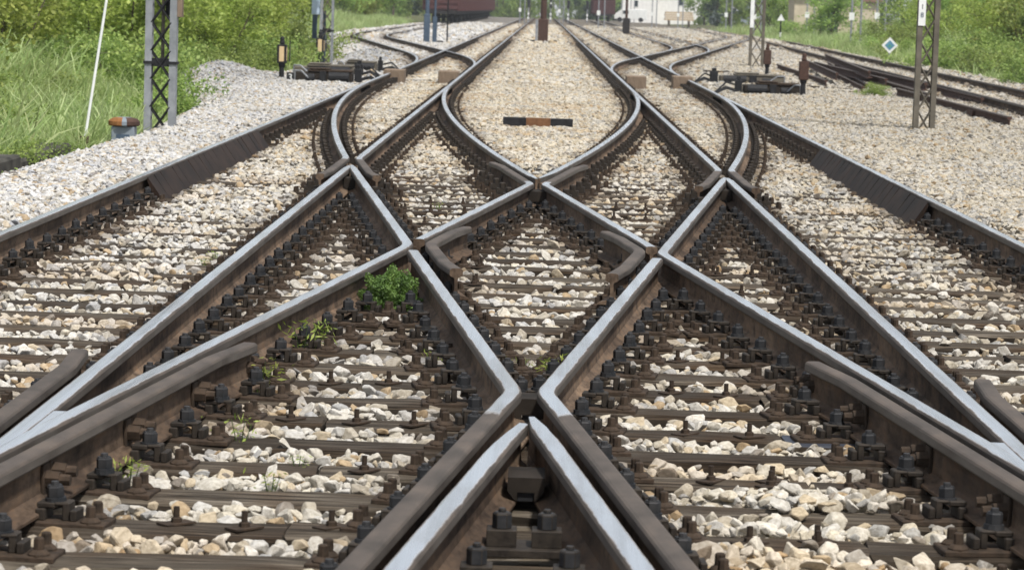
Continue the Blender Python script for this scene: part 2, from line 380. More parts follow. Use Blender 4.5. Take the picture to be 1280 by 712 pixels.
# obtuse crossing elbows: side frog V -> elbow -> near side frog V
def elbow(sgn):
    bisS = lambda y: sgn * (-SI - (-1) * 0 - MM / 2 * (y - YS)) if sgn > 0 else -(-SI - MM / 2 * (y - YS))
    # left side (sgn=+1): B1 is right of the left inner rail near the side frog; A2 right of it near the near side frog
    b1 = (lambda y: lineB1(y)) if sgn > 0 else (lambda y: lineA1(y))
    a2 = (lambda y: lineA2(y)) if sgn > 0 else (lambda y: lineB2(y))
    bs = (lambda y: (-SI + lineB1(y)) / 2) if sgn > 0 else (lambda y: (SI + lineA1(y)) / 2)
    bn = (lambda y: (-SI + lineA2(y)) / 2) if sgn > 0 else (lambda y: (SI + lineB2(y)) / 2)
    tipS = YS - .15; tipN = YN - .75
    c1 = vclamp(bs, sgn, tipS, -1, .13); c2 = vclamp(bn, sgn, tipN, 1, .13)
    cl = lambda x, y, h, s: c1(x, y, h, s) if y > YK else c2(x, y, h, s)
    k = (b1(YK), YK)
    path = sample(b1, tipS, YK + .4, .3) + bend((b1(YK + 1), YK + 1), k, (a2(YK - 1), YK - 1), .16) + sample(a2, YK - .4, tipN, .3)
    rail(path, 'shiny elbow rail %s of the centre diamond, from the side frog to the near V' % ('left' if sgn > 0 else 'right'), clamp=cl)
    # straight main rail between the two side frogs
    cc1 = vclamp(bs, -sgn, tipS - .08, -1, .13); cc2 = vclamp(bn, -sgn, tipN + .08, 1, .13)
    cl2 = lambda x, y, h, s: cc1(x, y, h, s) if y > YK else cc2(x, y, h, s)
    rail(sample(lambda y: -sgn * SI, tipN + .08, tipS - .08, .3), 'straight inner rail of the %s track between its two frogs' % ('left' if sgn > 0 else 'right'), clamp=cl2)
    # polished solid wedge of the near side V
    b = MB(); y0 = tipN + .05
    pts = [(bn(y0), y0), (-sgn * SI - sgn * .0, y0 + 1.0), (a2(y0 + 1.0), y0 + 1.0)]
    yb = YN + .98
    b.add([(bn(y0), y0, -.0045), (-sgn * SI, yb, -.0045), (a2(yb), yb, -.0045), (bn(y0), y0, -.12), (-sgn * SI, yb, -.12), (a2(yb), yb, -.12)],
          [(0, 1, 2), (3, 5, 4), (0, 3, 4, 1), (1, 4, 5, 2), (2, 5, 3, 0)], [0, 2, 1, 1, 1])
    me = b.mesh('frog_wedge', [M['polish'], M['headside'], M['web']]); at_ = me.attributes.new('worn', 'FLOAT', 'POINT'); at_.data.foreach_set('value', np.ones(6, np.float32)); o = link('frog_wedge', me)
    props(o, 'solid polished wedge joining two rails at the %s edge of the near view' % ('left' if sgn > 0 else 'right'), 'frog block')
elbow(1); elbow(-1)
# check elbows inside the centre diamond
def check_elbow(sgn):
    off = .128
    kx = sgn * -(GP / 2) + sgn * 0
    L0 = 1.35
    kx = -sgn * GP / 2; d = off
    # lines parallel to the two legs, displaced towards the centre
    up = lambda y: kx + sgn * (MM * (y - YK) + d); dn = lambda y: kx + sgn * (-MM * (y - YK) + d)
    path = [(up(YK + L0) + sgn * .03, YK + L0)] + sample(up, YK + L0 - .45, YK + .3, .3) + bend((up(YK + 1), YK + 1), (up(YK), YK), (dn(YK - 1), YK - 1), .12) + sample(dn, YK - .3, YK - 1.6 + .45, .3) + [(dn(YK - 1.6) + sgn * .03, YK - 1.6)]
    rail(path, 'brown bent check rail inside the %s corner of the centre diamond' % ('left' if sgn > 0 else 'right'), lambda x, y: False, dz=.012, name='check_rail', cat='check rail', reg=False, group='check rails of the centre diamond')
check_elbow(1); check_elbow(-1)
# rails from the obtuse points to the far centre frog, bent into wings
p, yk = wing_path(lineA2, lineB2, YF, -1, 1, 3.0, YK + .40); rail(p, 'shiny rail up the left far side of the diamond, ending in a brown wing', pol_until(yk, 1, .1))
p, yk = wing_path(lineB2, lineA2, YF, 1, 1, 3.0, YK + .40); rail(p, 'shiny rail up the right far side of the diamond, ending in a brown wing', pol_until(yk, 1, .1))
# far centre frog legs and their curves into the inner rails
TIPF = YF + .1
def toe_clamp(xstock, side):
    lim = xstock + side * .0385
    return lambda x, y, h, s: (max(x, lim + (0 if abs(s) < .03 else .002)) if side > 0 else min(x, lim - (0 if abs(s) < .03 else .002)))
YT2 = YV2 + TT - 1.0; YT1 = YV1 + TT - 1.0
cB = vclamp(lambda y: 0, -1, TIPF, 1); tB = toe_clamp(-SI, 1)
rail(sample(curveB2, TIPF, YT2, .5), 'curved switch rail sweeping into the inner rail of the left track', clamp=lambda x, y, h, s: cB(x, y, h, s) if y < YF + 7 else tB(x, y, h, s), name='rail', top=lambda x, y: -.006 * max(0, min(1, (y - YT2 + 5) / 5)))
cA = vclamp(lambda y: 0, 1, TIPF + .12, 1); tA = toe_clamp(SI, -1)
rail(sample(lambda y: -curveB2(y), TIPF + .12, YT2, .5), 'curved switch rail sweeping into the inner rail of the right track', clamp=lambda x, y, h, s: cA(x, y, h, s) if y < YF + 7 else tA(x, y, h, s), top=lambda x, y: -.006 * max(0, min(1, (y - YT2 + 5) / 5)))
# side frogs: wings of the far inner rails and of the outer switch rails
mainL = lambda y: -SI
mainR = lambda y: SI
def wing_far(sgn):
    w = 'left' if sgn > 0 else 'right'
    ml = mainL if sgn > 0 else mainR; b1 = lineB1 if sgn > 0 else lineA1
    cv = curveB1 if sgn > 0 else (lambda y: -curveB1(y))
    p, yk = wing_path(ml, b1, YS, sgn, -1, 2.6, FAR)
    # long straight part: fine sampling is not needed far away
    rail(p, 'inner rail of the %s track running to the distance, wing bent at the side frog' % w, pol_until(yk, -1, .25))
    p, yk = wing_path(b1, ml, YS, -sgn, -1, 2.6, YT1, in_fn=cv)
    tc_ = toe_clamp(-sgn * XO, sgn)
    rail(p, 'curved switch rail sweeping into the outer rail of the %s track' % w, pol_until(yk, -1, .25), clamp=lambda x, y, h, s: tc_(x, y, h, s) if y > YS + 6 else x, top=lambda x, y: -.006 * max(0, min(1, (y - YT1 + 5) / 5)))
wing_far(1); wing_far(-1)
# near side frogs: brown wings outside the V
def wing_near(sgn):
    w = 'left' if sgn > 0 else 'right'
    ml = mainL if sgn > 0 else mainR; a2 = lineA2 if sgn > 0 else lineB2
    p, yk = wing_path(ml, a2, YN, sgn, 1, 4.1, 5.6)
    o = rail(p, 'brown wing rail with bolts through its web, in front of the %s near V' % w, lambda x, y: False, name='wing_rail', cat='wing rail', top=lambda x, y: .004)
    p, yk = wing_path(a2, ml, YN, -sgn, 1, 3.7, 5.6)
    rail(p, 'short brown wing rail at the %s edge of the photo beside the near V' % w, lambda x, y: False, name='wing_rail', cat='wing rail', top=lambda x, y: .004)
    return o
WN = {1: wing_near(1), -1: wing_near(-1)}

# ------------------------------------------------------------------ far turnouts and further tracks
def poly_track(cl, labels, z=0.0, pol=None):
    """two rails along a centreline polyline"""
    P = [Vector(p) for p in cl]
    for k, sd in enumerate((-1, 1)):
        q = []
        for i, p in enumerate(P):
            d = (P[min(i + 1, len(P) - 1)] - P[max(i - 1, 0)]).normalized(); q.append(tuple(p + Vector((d.y, -d.x)) * sd * G / 2))
        rail(q, labels[k], pol, dz=z - .0015 * (k + 1))
def arc_line(pts, T):
    """polyline with parabolic corners"""
    out = [pts[0]]
    for i in range(1, len(pts) - 1):
        a, v, c = Vector(pts[i - 1]), Vector(pts[i]), Vector(pts[i + 1])
        t = min(T, (a - v).length * .98, (c - v).length * .98); p0 = v + (a - v).normalized() * t; p1 = v + (c - v).normalized() * t
        for k in range(13):
            u = k / 12; out.append(tuple(p0 * (1 - u) ** 2 + v * 2 * u * (1 - u) + p1 * u * u))
    out.append(pts[-1]); return out
XC = SI + G / 2
X3 = -8.25
pl = arc_line([(-XC, 67), (-XC, 77.5), (X3, 77.5 + (abs(X3) - XC) * 9), (X3 - .3, 230)], 10.5)
pl = [q for q in pl if q[1] > 67.3] + [(X3 - .9, 420)]
poly_track(pl, ('left rail of the track curving away to the wagons at the left', 'right rail of the track curving away to the wagons at the left'), -.004)
plr = arc_line([(XC, 65), (XC, 75.5), (12.9, 75.5 + (12.9 - XC) * 10.4), (15.5, 300)], 10.5)
plr = [q for q in plr if q[1] > 65.3]
poly_track(plr, ('left rail of the crossover running off to the right beyond the point machines', 'right rail of the crossover running off to the right beyond the point machines'), -.004)
pl3 = arc_line([(4.1, 93), (6.35, 116), (7.3, 400)], 13)
poly_track(pl3, ('left rail of the siding branching from the crossover beyond the right post', 'right rail of the siding branching from the crossover beyond the right post'), -.008)
pl4 = [(7.35 + .0365 * y, y) for y in (20, 40, 60, 80, 100, 120, 140, 165)]
poly_track(pl4, ('left rail of the old track below the bushes at the right', 'right rail of the old track below the bushes at the right'), .03, lambda x, y: False)
TRACKS_FAR = [pl, plr, pl3, pl4]

# ------------------------------------------------------------------ sleepers
ROW0, PITCH, SW = 7.42, 0.56, 0.245
rows = [ROW0 + PITCH * k for k in range(86)]          # to y = 55
SZ = -.192                                            # sleeper top
segs = []                                             # (x0,x1,row y)
nrow_lab = ['first', 'second', 'third', 'fourth', 'fifth', 'sixth', 'seventh', 'eighth', 'ninth', 'tenth', 'eleventh', 'twelfth', 'thirteenth', 'fourteenth', 'fifteenth', 'sixteenth', 'seventeenth', 'eighteenth', 'nineteenth', 'twentieth']
def sleeper_mesh(L, seed):
    rg = np.random.default_rng(seed); n = max(4, int(L / .3)); h = .16; w = SW / 2 * rg.uniform(.93, 1.05)
    prof = [(-w, -h), (-w, -.014), (-w + .012, -.002), (-w * .35, 0), (w * .35, .0), (w - .012, -.002), (w, -.014), (w, -h)]
    b = MB(); vs = []; k = len(prof)
    for i in range(n + 1):
        x = -L / 2 + L * i / n
        for j, (y, z) in enumerate(prof):
            e = rg.normal(0, .0035) if 0 < j < k - 1 else rg.normal(0, .003)
            e2 = rg.normal(0, .0028) if 0 < j < k - 1 else 0
            if j in (1, 2, 5, 6) and rg.random() < .10: e2 -= rg.uniform(.004, .016)
            vs.append((x + (rg.normal(0, .006) if i in (0, n) else 0), y + e, z + e2))
    fs = []
    for i in range(n):
        for j in range(k - 1):
            a = i * k + j; fs.append((a, a + 1, a + k + 1, a + k))
        a = i * k; fs.append((a + k - 1, a, a + k, a + 2 * k - 1))
    fs += [tuple(range(k)), tuple(reversed(range(n * k, n * k + k)))]
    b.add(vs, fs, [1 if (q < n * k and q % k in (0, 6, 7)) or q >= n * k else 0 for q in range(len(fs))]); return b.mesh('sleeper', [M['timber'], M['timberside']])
SLEEPERS = []
for ri, y in enumerate(rows):
    rg = np.random.default_rng(100 + ri)
    if y < 24:
        if ri % 2 == 0: cuts = [-3.9 + rg.uniform(-.1, .1), -.74 + rg.uniform(-.05, .05), 1.02 + rg.uniform(-.05, .05), 4.0]
        else: cuts = [-3.9 + rg.uniform(-.1, .1), rg.choice([-2.2, 2.3]) + rg.uniform(-.1, .1), 4.0]
    elif y < 38: cuts = [-4.1, rg.uniform(-.3, .3), 4.1]
    else: cuts = [-3.85, -.98, None, .98, 3.85]
    k = 0
    for a, c in zip(cuts[:-1], cuts[1:]):
        if a is None or c is None: continue
        g = .006
        me = sleeper_mesh(c - a - 2 * g, ri * 7 + k)
        o = link('sleeper', me, None, ((a + c) / 2, y, SZ + rg.normal(0, .003)), rg.normal(0, .004))
        where = ('left', 'middle', 'right')[k] if len(cuts) == 4 else ('left', 'right')[k if k < 2 else 1]
        if ri < 40:
            ref = ('%s sleeper row up from the bottom edge' % nrow_lab[ri]) if ri < 20 else ('%s sleeper row beyond the frog tip' % nrow_lab[ri - 20])
            lab = 'dark weathered timber, %s piece of the %s' % (where, ref)
            props(o, lab, 'sleeper', 'timber sleepers under the crossing')
        else:
            props(o, 'dark timber sleeper half buried in the far ballast between the rails', 'sleeper', 'half buried far sleepers')
        if ri == 6 and k == 2:
            me.materials[0] = M['tarblue']; o['label'] = 'dark bluish tarred timber beside the brown wing rail at the right'
        segs.append((a, c, y)); SLEEPERS.append((o, a, c, y)); k += 1

# fastenings -------------------------------------------------------
def hexnut(b, x, y, z, r, h, mi=0, rot=0):
    b.lathe([(r * 1.0, z), (r * 1.0, z + h * .8), (r * .8, z + h)], 6, (x, y, 0), mi)
    return b
fm = {}
b = MB(); b.box(.055, .285, -.075, .075, -.006, .014); fm['base_plate'] = b.mesh('base_plate', M['rust'], .004)
b = MB(); b.box(.062, .092, -.05, .05, .013, .052); b.box(.062, .120, -.036, .036, .052, .070); b.box(.142, .165, -.036, .036, .013, .070); b.box(.118, .165, -.036, .036, .060, .072); b.box(.168, .19, -.045, .045, .013, .05)
fm['clip'] = b.mesh('clip', M['clip'], .004)
b = MB(); b.cyl((.117, 0, .062), (.117, 0, .080), .034, .032, 10); b.lathe([(.027, .080), (.027, .111), (.023, .116), (.023, .118)], 6, (.117, 0, 0)); b.cyl((.117, 0, .118), (.117, 0, .129), .014, .012, 8)
fm['bolt'] = b.mesh('bolt', M['bolt'])
def screw_mesh(dy):
    b = MB(); b.lathe([(.033, .013), (.033, .019), (.026, .026), (.020, .03), (.0165, .031), (.0155, .062), (.012, .066)], 8, (.235, dy, 0)); return b.mesh('screw', M['rust'])
fm['screw_a'] = screw_mesh(-.042); fm['screw_b'] = screw_mesh(.042)
b = MB(); b.box(.055, .28, -.075, .075, -.006, .014, 0); b.box(.062, .165, -.036, .036, .014, .068, 1); b.lathe([(.029, .068), (.029, .110), (.022, .116)], 6, (.117, 0, 0), 2); b.cyl((.235, -.04, .014), (.235, -.04, .062), .02, .016, 6, 0); b.cyl((.235, .04, .014), (.235, .04, .062), .02, .016, 6, 0)
fm['far'] = b.mesh('rail_fastening', [M['rust'], M['clip'], M['clip']])
def rail_at(rr, y):
    ys, xs = rr
    if y < ys[0] - .05 or y > ys[-1] + .05: return None
    return float(np.interp(y, ys, xs))
NF = 0
for (o, a, c, y) in SLEEPERS:
    xs = []
    for rr in RAILS:
        x = rail_at(rr, y)
        if x is None or not (a + .02 < x < c + .02): continue
        sl = (rail_at(rr, y + .1) or x) - (rail_at(rr, y - .1) or x); xs.append((x, math.atan2(sl, .2)))
    xs.sort()
    for i, (x, an) in enumerate(xs):
        for sd in (-1, 1):
            nb = [q for q, _ in xs if (q - x) * sd > .001]
            dmin = min([abs(q - x) for q in nb], default=9)
            if dmin < .30: continue
            if y < Y1 and abs(x) < MM * (Y1 - y) + .02 and x * sd < 0: continue
            if abs(abs(x) - XO) < .02 and x * sd < 0 and 22.2 < y < 31.4: continue
            rz = -an + (math.pi if sd < 0 else 0)
            px, py = x + sd * .0, y
            loc = Vector((px, py, SZ)) - o.location
            loc.z = .001
            if y < 23:
                bp = link('base_plate', fm['base_plate'], o, loc, rz - o.rotation_euler.z + random.gauss(0, .03))
                link('clip', fm['clip'], bp).scale.z = random.uniform(.92, 1.06); bo = link('bolt', fm['bolt'], bp, (0, random.gauss(0, .004), random.uniform(-.006, .004))); bo.rotation_euler = (random.gauss(0, .03), random.gauss(0, .02), 0)
                if dmin > .42:
                    link('screw', fm['screw_a'], bp); link('screw', fm['screw_b'], bp)
            else:
                link('rail_fastening', fm['far'], o, loc, rz - o.rotation_euler.z)
            NF += 1
# coupling bolts beside the timber joints
b = MB(); b.box(-.055, .055, -.03, .03, 0, .006, 0, rot=.78); hexnut(b, 0, 0, .006, .017, .016); b.cyl((0, 0, .02), (0, 0, .055), .010, .010, 7)
fm['joint'] = b.mesh('joint_bolt', M['rust'])
for (o, a, c, y) in SLEEPERS:
    if y > 24 or c - a < 1.2 or random.random() < .25: continue
    for e, sg in ((a, 1), (c, -1)):
        if abs(e) > 1.3: continue
        for dx in (.14, .36):
            for dy in ((-.05, .05) if random.random() < .2 else (random.uniform(-.04, .04),)):
                lx = e + sg * (dx + random.uniform(-.02, .02)) - o.location.x
                ob = link('joint_bolt', fm['joint'], o, (lx, dy, .002), random.uniform(-.3, .3))

# far sleepers and rail chairs: one mass, they read as dark bands
b = MB()
def far_sleepers(xf, y0, y1, wid, pitch=.62):
    y = y0
    while y < y1:
        x, sl = xf(y); an = -math.atan(sl)
        b.box(x - wid / 2, x + wid / 2, y - .12, y + .12, SZ - .12, SZ + random.uniform(-.02, .0), 0, rot=an)
        for sd in (-1, 1):
            for s2 in (-.13, .13):
                xx = x + sd * G / 2 + s2; b.box(xx - .06, xx + .06, y - .06, y + .06, SZ, SZ + .11, 1)
        y += pitch
far_sleepers(lambda y: (-XC, 0), 55.8, 130, 2.6); far_sleepers(lambda y: (XC, 0), 55.8, 130, 2.6)
def interp_track(p):
    yy = [q[1] for q in p]; xx = [q[0] for q in p]
    return lambda y: (float(np.interp(y, yy, xx)), float(np.interp(y + .5, yy, xx) - np.interp(y - .5, yy, xx)))
far_sleepers(interp_track(pl), 84, 150, 2.6); far_sleepers(interp_track(plr), 84, 150, 2.6)
far_sleepers(interp_track(pl4), 30, 120, 2.5)
o = b.obj('sleepers', [M['timber'], M['clip']]); props(o, 'dark sleepers and chairs under the far rails', None, None, 'stuff')

# bolts through the wing rail webs and square washers
def web_bolts(parent, xf, ylist, side, an):
    for y in ylist:
        for dy, dzz in ((0, -.098), (.075, -.083)):
            x = xf(y + dy) + side * .010
            w = MB(); w.box(0, side * .012, -.034, .034, -.06, .05); o1 = w.obj('washer', M['rust'], parent, (x, y + dy, dzz), .003); o1.rotation_euler.z = an
            w = MB(); w.cyl((side * .012, 0, 0), (side * .055, 0, 0), .030, .028, 6); w.cyl((side * .055, 0, 0), (side * .088, 0, 0), .019, .017, 8); w.obj('bolt', M['rust'], o1)
web_bolts(WN[1], lambda y: lineA2(y) + GAPW, (8.75, 9.75, 10.75, 11.6), 1, -math.atan(MM))
web_bolts(WN[-1], lambda y: lineB2(y) - GAPW, (8.75, 9.75, 10.75, 11.6), -1, math.atan(MM))
# spacer blocks between frog legs
def block(x0, x1, y0, y1, z0, z1, label):
    w = MB(); c = (x0 + x1) / 2; hw = (x1 - x0) / 2
    pr = [(-hw, z1), (-hw, z0 + .035), (-hw + .02, z0 + .008), (-.028, z0), (-.028, z0 + .03), (.028, z0 + .03), (.028, z0), (hw - .02, z0 + .008), (hw, z0 + .035), (hw, z1)]
    n = len(pr); vs = [(c + x, y0, z) for x, z in pr] + [(c + x, y1, z) for x, z in pr]
    w.add(vs, [tuple(range(n)), tuple(reversed(range(n, 2 * n)))] + [(k, (k + n), (k + 1) % n + n, (k + 1) % n) for k in range(n)], 0)
    w.box(c - .026, c + .026, y0 + .01, y1, z0 + .0, z0 + .028, 1)
    o = w.obj('spacer_block', [M['blockiron'], M['black']]); props(o, label, 'spacer block'); return o
block(-.060, .060, 8.98, 9.2, -.160, -.082, 'brown spacer block with a dark slot between the legs of the nearest frog')
block(-.085, .085, YF - .75, YF - .45, -.168, -.055, 'spacer block with a dark slot under the far tip of the centre diamond')
block(-.115, .115, Y1 + .82, Y1 + 1.0, -.168, -.075, 'iron spacer plate in the throat of the nearest frog')
block(-SI + .02, -SI + .16, YS - 1.15, YS - .9, -.168, -.055, 'spacer block inside the V of the left side frog')
block(SI - .16, SI - .02, YS - 1.15, YS - .9, -.168, -.055, 'spacer block inside the V of the right side frog')
# nearest frog web bolts
for (sd, ys_) in ((-1, (8.35, 7.75)), (1, (8.35, 7.75))):
    pass
# inner wedge bolts on cross plates inside the near V
for yb in (8.27, 7.71):
    w = MB()
    half = MM * (Y1 - yb) - .09
    for s in (-1, 1):
        xx = s * max(.032, half - .03)
        w.box(xx - .045, xx + .045, yb - .045, yb + .045, -.165, -.115, 0); w.lathe([(.03, -.115), (.03, -.072), (.025, -.066)], 6, (xx, yb, 0), 1); w.cyl((xx, yb, -.066), (xx, yb, -.055), .013, .012, 8, 1)
    w.box(-half - .02, half + .02, yb - .085, yb + .085, -.188, -.165, 0)
    o = w.obj('frog_clamp', [M['clip'], M['bolt']], bevel=.002); props(o, 'pair of dark bolts on a clamp between the nearest frog legs, %s pair' % ('upper' if yb > 8 else 'lower'), 'clamp')

# guard plates beside the outer rails
def guard(sgn):
    w = 'left' if sgn < 0 else 'right'
    xb = sgn * (XO - .045)
    e = empty('guard_rail', (sgn * (XO - .1), 26.7, 0), 'dark ribbed guard plate leaning on the %s outer rail' % w, 'guard rail', 'guard plates beside the outer rails')
    y0, y1, n = 22.45, 31.2, 24
    for k in range(n):
        a = y0 + (y1 - y0) * k / n; c = a + (y1 - y0) / n - .003
        q = MB(); xi = sgn * (XO - .052); xo = sgn * (XO - .20); zt = -.012 + random.uniform(-.004, .004)
        dx = sgn * random.uniform(-.002, .002)
        q.add([(xi - dx, a, zt), (xi, c, zt - .004), (xo + dx, c, -.225), (xo, a, -.225), (xi + sgn * .004, a, zt - .03), (xi + sgn * .004, c, zt - .03), (xo + sgn * .06, c, -.24), (xo + sgn * .06, a, -.24),
               ], [(0, 1, 2, 3), (4, 7, 6, 5), (0, 4, 5, 1), (2, 6, 7, 3), (0, 3, 7, 4), (1, 5, 6, 2)])
        o = q.obj('panel', M['guard']); o.parent = e; o.location = (-e.location.x, -e.location.y, 0)
guard(-1); guard(1)

# ------------------------------------------------------------------ terrain and ballast
def vnoise(x, y, s, seed=0):
    """smooth value noise, vectorised"""
    x = np.asarray(x) / s + seed * 17.3; y = np.asarray(y) / s + seed * 5.1
    xi = np.floor(x).astype(int); yi = np.floor(y).astype(int); fx = x - xi; fy = y - yi
    fx = fx * fx * (3 - 2 * fx); fy = fy * fy * (3 - 2 * fy)
    def h(a, c): 
        q = np.sin(a * 127.1 + c * 311.7 + seed * 74.7) * 43758.5453; return q - np.floor(q)
    return (h(xi, yi) * (1 - fx) + h(xi + 1, yi) * fx) * (1 - fy) + (h(xi, yi + 1) * (1 - fx) + h(xi + 1, yi + 1) * fx) * fy
def sstep(a, c, x): 
    t_ = np.clip((np.asarray(x, float) - a) / (c - a), 0, 1); return t_ * t_ * (3 - 2 * t_)
def edgeL(y): return np.interp(y, [0, 15, 25, 34, 44, 52, 58, 63, 70, 80, 90, 100, 115, 130, 470], [-4.6, -4.6, -4.75, -4.75, -5.3, -6.7, -6.4, -5.7, -5.5, -5.7, -7.0, -9.0, -10.4, -10.6, -10.8])
def edgeR(y): return np.interp(y, [0, 20, 45, 75, 100, 140, 170, 300, 470], [10.4, 10.6, 11.2, 12.4, 13.2, 13.6, 14.4, 15.5, 16])
def cover(x, y):
    """0: sleepers stand clear of the stones, 1: buried"""
    x = np.asarray(x, float); y = np.asarray(y, float); ax = np.abs(x)
    c = np.zeros(np.broadcast(x, y).shape)
    c = np.maximum(c, sstep(3.3, 3.75, ax))                                     # shoulders
    ctr = np.where(y < YV2 - 8, (y - Y1) * MM - GP, np.interp(y, [YV2 - 8, YV2 + 4, 60], [1.0, 1.32, 1.4]))   # bed between the tracks
    c = np.maximum(c, sstep(.30, .02, ax - ctr + .22) * sstep(26.5, 29.5, y))
    c = np.maximum(c, .72 * sstep(24, 34, y) + .1 * sstep(40, 55, y))
    side = sstep(1.75, 2.1, ax) * sstep(3.25, 2.95, ax)                        # between inner and outer rails
    c = np.maximum(c, side * (.06 + .34 * sstep(12, 24, y)))
    c = np.maximum(c, .40 * np.exp(-(((x - .95) / .35) ** 2 + ((y - 9.3) / .55) ** 2)) + .34 * np.exp(-(((x - .62) / .25) ** 2 + ((y - 8.4) / .5) ** 2)))
    c = c + (vnoise(x, y, .55, 1) - .5) * .5 * (c < .97) + (vnoise(x, y, .22, 2) - .5) * .22
    return np.clip(c, 0, 1)
def bedH(x, y):
    x = np.asarray(x, float); y = np.asarray(y, float)
    h = -.245 + .064 * cover(x, y) + .004 * sstep(15, 11, y)
    h = h - .028 * sstep(48, 62, y) * (np.abs(x) < 3.9)
    # heap of gravel at the left and the shoulder falling off
    h = h + .40 * np.exp(-(((x + 6.1) / .6) ** 2 + ((y - 53) / 5) ** 2)) + .25 * np.exp(-(((x + 4.9) / .6) ** 2 + ((y - 80) / 7) ** 2))
    dl = edgeL(y) - x
    h = h - .55 * sstep(-.25, .85, dl)
    h = h + .05 * sstep(3.9, 6, x) * vnoise(x, y, 1.5, 5)
    return h
def groundH(x, y):
    x = np.asarray(x, float); y = np.asarray(y, float)
    dl = np.maximum(0, edgeL(y) - x); dr = np.maximum(0, x - edgeR(y))
    h = -.62 + .35 * sstep(0, 3.5, dl) + .028 * np.minimum(dl, 60) + .25 * (vnoise(x, y, 3, 3) - .5) * sstep(.5, 3, dl)
    h = h + .25 * sstep(0, 2, dr) + .030 * np.minimum(dr, 60)
    return h
def tint(x, y):
    x = np.asarray(x, float); y = np.asarray(y, float); ax = np.abs(x)
    d = np.full(x.shape, 9.0)
    for ys, xs in RAILS:
        q = np.interp(y, ys, xs); dd = np.where((y > ys[0] - .2) & (y < ys[-1] + .2), np.abs(x - q), 9); d = np.minimum(d, dd)
    dirty = sstep(.42, .10, (d + (vnoise(x, y, .35, 4) - .5) * .3) * np.interp(y, [40, 75], [1, .68])) * np.interp(y, [8, 16, 40, 80], [.45, .68, .85, .85])
    warm = sstep(20, 34, y) * sstep(3.4, 2.6, ax); warmR = sstep(-.6, 1.2, x) * .45 + .25 * sstep(3.2, 4.5, x) * sstep(9, 5, x)
    wm = np.clip(np.maximum(warm * .8, warmR) * (.6 + .8 * vnoise(x, y, 2.2, 6)), 0, 1)
    brt = .90 - .07 * sstep(22, 40, y) + .06 * sstep(-1.5, -3.5, x) - .13 * sstep(.3, 3.6, x) - .12 * (vnoise(x, y, 1.1, 12) - .3)
    # rust and brake dust patches
    rp = sstep(.66, .85, vnoise(x, y, .8, 8)) * .5 * (ax < 3.2)
    cool = .04 * sstep(-2.4, -4, x) - .02 * sstep(14, 9, y) * sstep(2.5, 1.5, ax)
    rgb = np.stack([np.ones_like(x) - cool, 1 - .05 * wm - cool * .4, 1 - .15 * wm + cool], -1) * brt[..., None]
    rgb = rgb * (1 - rp[..., None] * np.array([.12, .26, .42]))
    hp = np.maximum(np.exp(-(((x + 6.15) / .9) ** 2 + ((y - 55) / 7) ** 2)), np.exp(-(((x + 5.0) / .9) ** 2 + ((y - 80) / 9) ** 2)))
    rgb = rgb * (1 - hp[..., None] * np.array([.34, .32, .28]))
    dirtc = np.array([.30, .25, .21])
    rgb = rgb * (1 - dirty[..., None]) + rgb * dirtc * dirty[..., None]
    return rgb, d
def grid_mesh(name, xs, ys, hf, mat, tinted=False, mask=None):
    X, Y = np.meshgrid(xs, ys); Z = hf(X, Y); nx, ny = len(xs), len(ys)
    v = np.stack([X, Y, Z], -1).reshape(-1, 3)
    i = np.arange(nx * ny).reshape(ny, nx)
    f = np.stack([i[:-1, :-1], i[:-1, 1:], i[1:, 1:], i[1:, :-1]], -1).reshape(-1, 4)
    if mask is not None:
        cx = v[f].mean(1); f = f[mask(cx[:, 0], cx[:, 1])]
    me = bpy.data.meshes.new(name); me.from_pydata(v.tolist(), [], f.tolist()); me.materials.append(mat)
    me.polygons.foreach_set('use_smooth', [True] * len(me.polygons))
    if tinted:
        c, _ = tint(v[:, 0], v[:, 1]); a = me.attributes.new('tint', 'FLOAT_COLOR', 'POINT')
        a.data.foreach_set('color', np.concatenate([c, np.ones((len(c), 1))], 1).astype(np.float32).ravel())
    return link(name, me)
o = grid_mesh('ground', np.concatenate([[-260, -150, -80, -50], np.arange(-36, 40, 1.0), [50, 80, 150, 260]]), np.concatenate([[-20, -8], np.arange(0, 130, 1.5), np.arange(130, 480, 10), [500, 600, 760]]), groundH, M['earth']); o['kind'] = 'structure'
ysb = np.concatenate([np.arange(3, 30, .12), np.arange(30, 60, .3), np.arange(60, 140, 1.0), np.arange(140, 475, 6)])
xsb = np.concatenate([np.arange(-12.4, -4, .25), np.arange(-4, 4, .06), np.arange(4, 17, .25)])
o = grid_mesh('ballast_bed', xsb, ysb, bedH, M['bed'], True, lambda x, y: (x > edgeL(y) - .95) & (x < edgeR(y) + .3)); o['kind'] = 'structure'

# stones -------------------------------------------------------------
def stone_mesh(seed):
    rg = np.random.default_rng(seed); n = rg.integers(13, 20)
    p = rg.normal(size=(n, 3)); p /= np.linalg.norm(p, axis=1)[:, None]; p *= rg.uniform(.80, 1.05, (n, 1))
    p *= np.array([rg.uniform(.95, 1.35), rg.uniform(.8, 1.05), rg.uniform(.55, .85)])
    bm = bmesh.new()
    for q in p: bm.verts.new(q)
    r_ = bmesh.ops.convex_hull(bm, input=bm.verts)
    bmesh.ops.delete(bm, geom=[g for g in bm.verts if not g.link_faces], context='VERTS')
    bmesh.ops.dissolve_limit(bm, angle_limit=.25, verts=bm.verts, edges=bm.edges)
    bmesh.ops.bevel(bm, geom=list(bm.edges), offset=.07, segments=1, affect='EDGES', clamp_overlap=True)
    me = bpy.data.meshes.new('stone_shape'); bm.to_mesh(me); bm.free(); me.materials.append(M['stone'])
    return me
STONES = [stone_mesh(s) for s in range(14)]
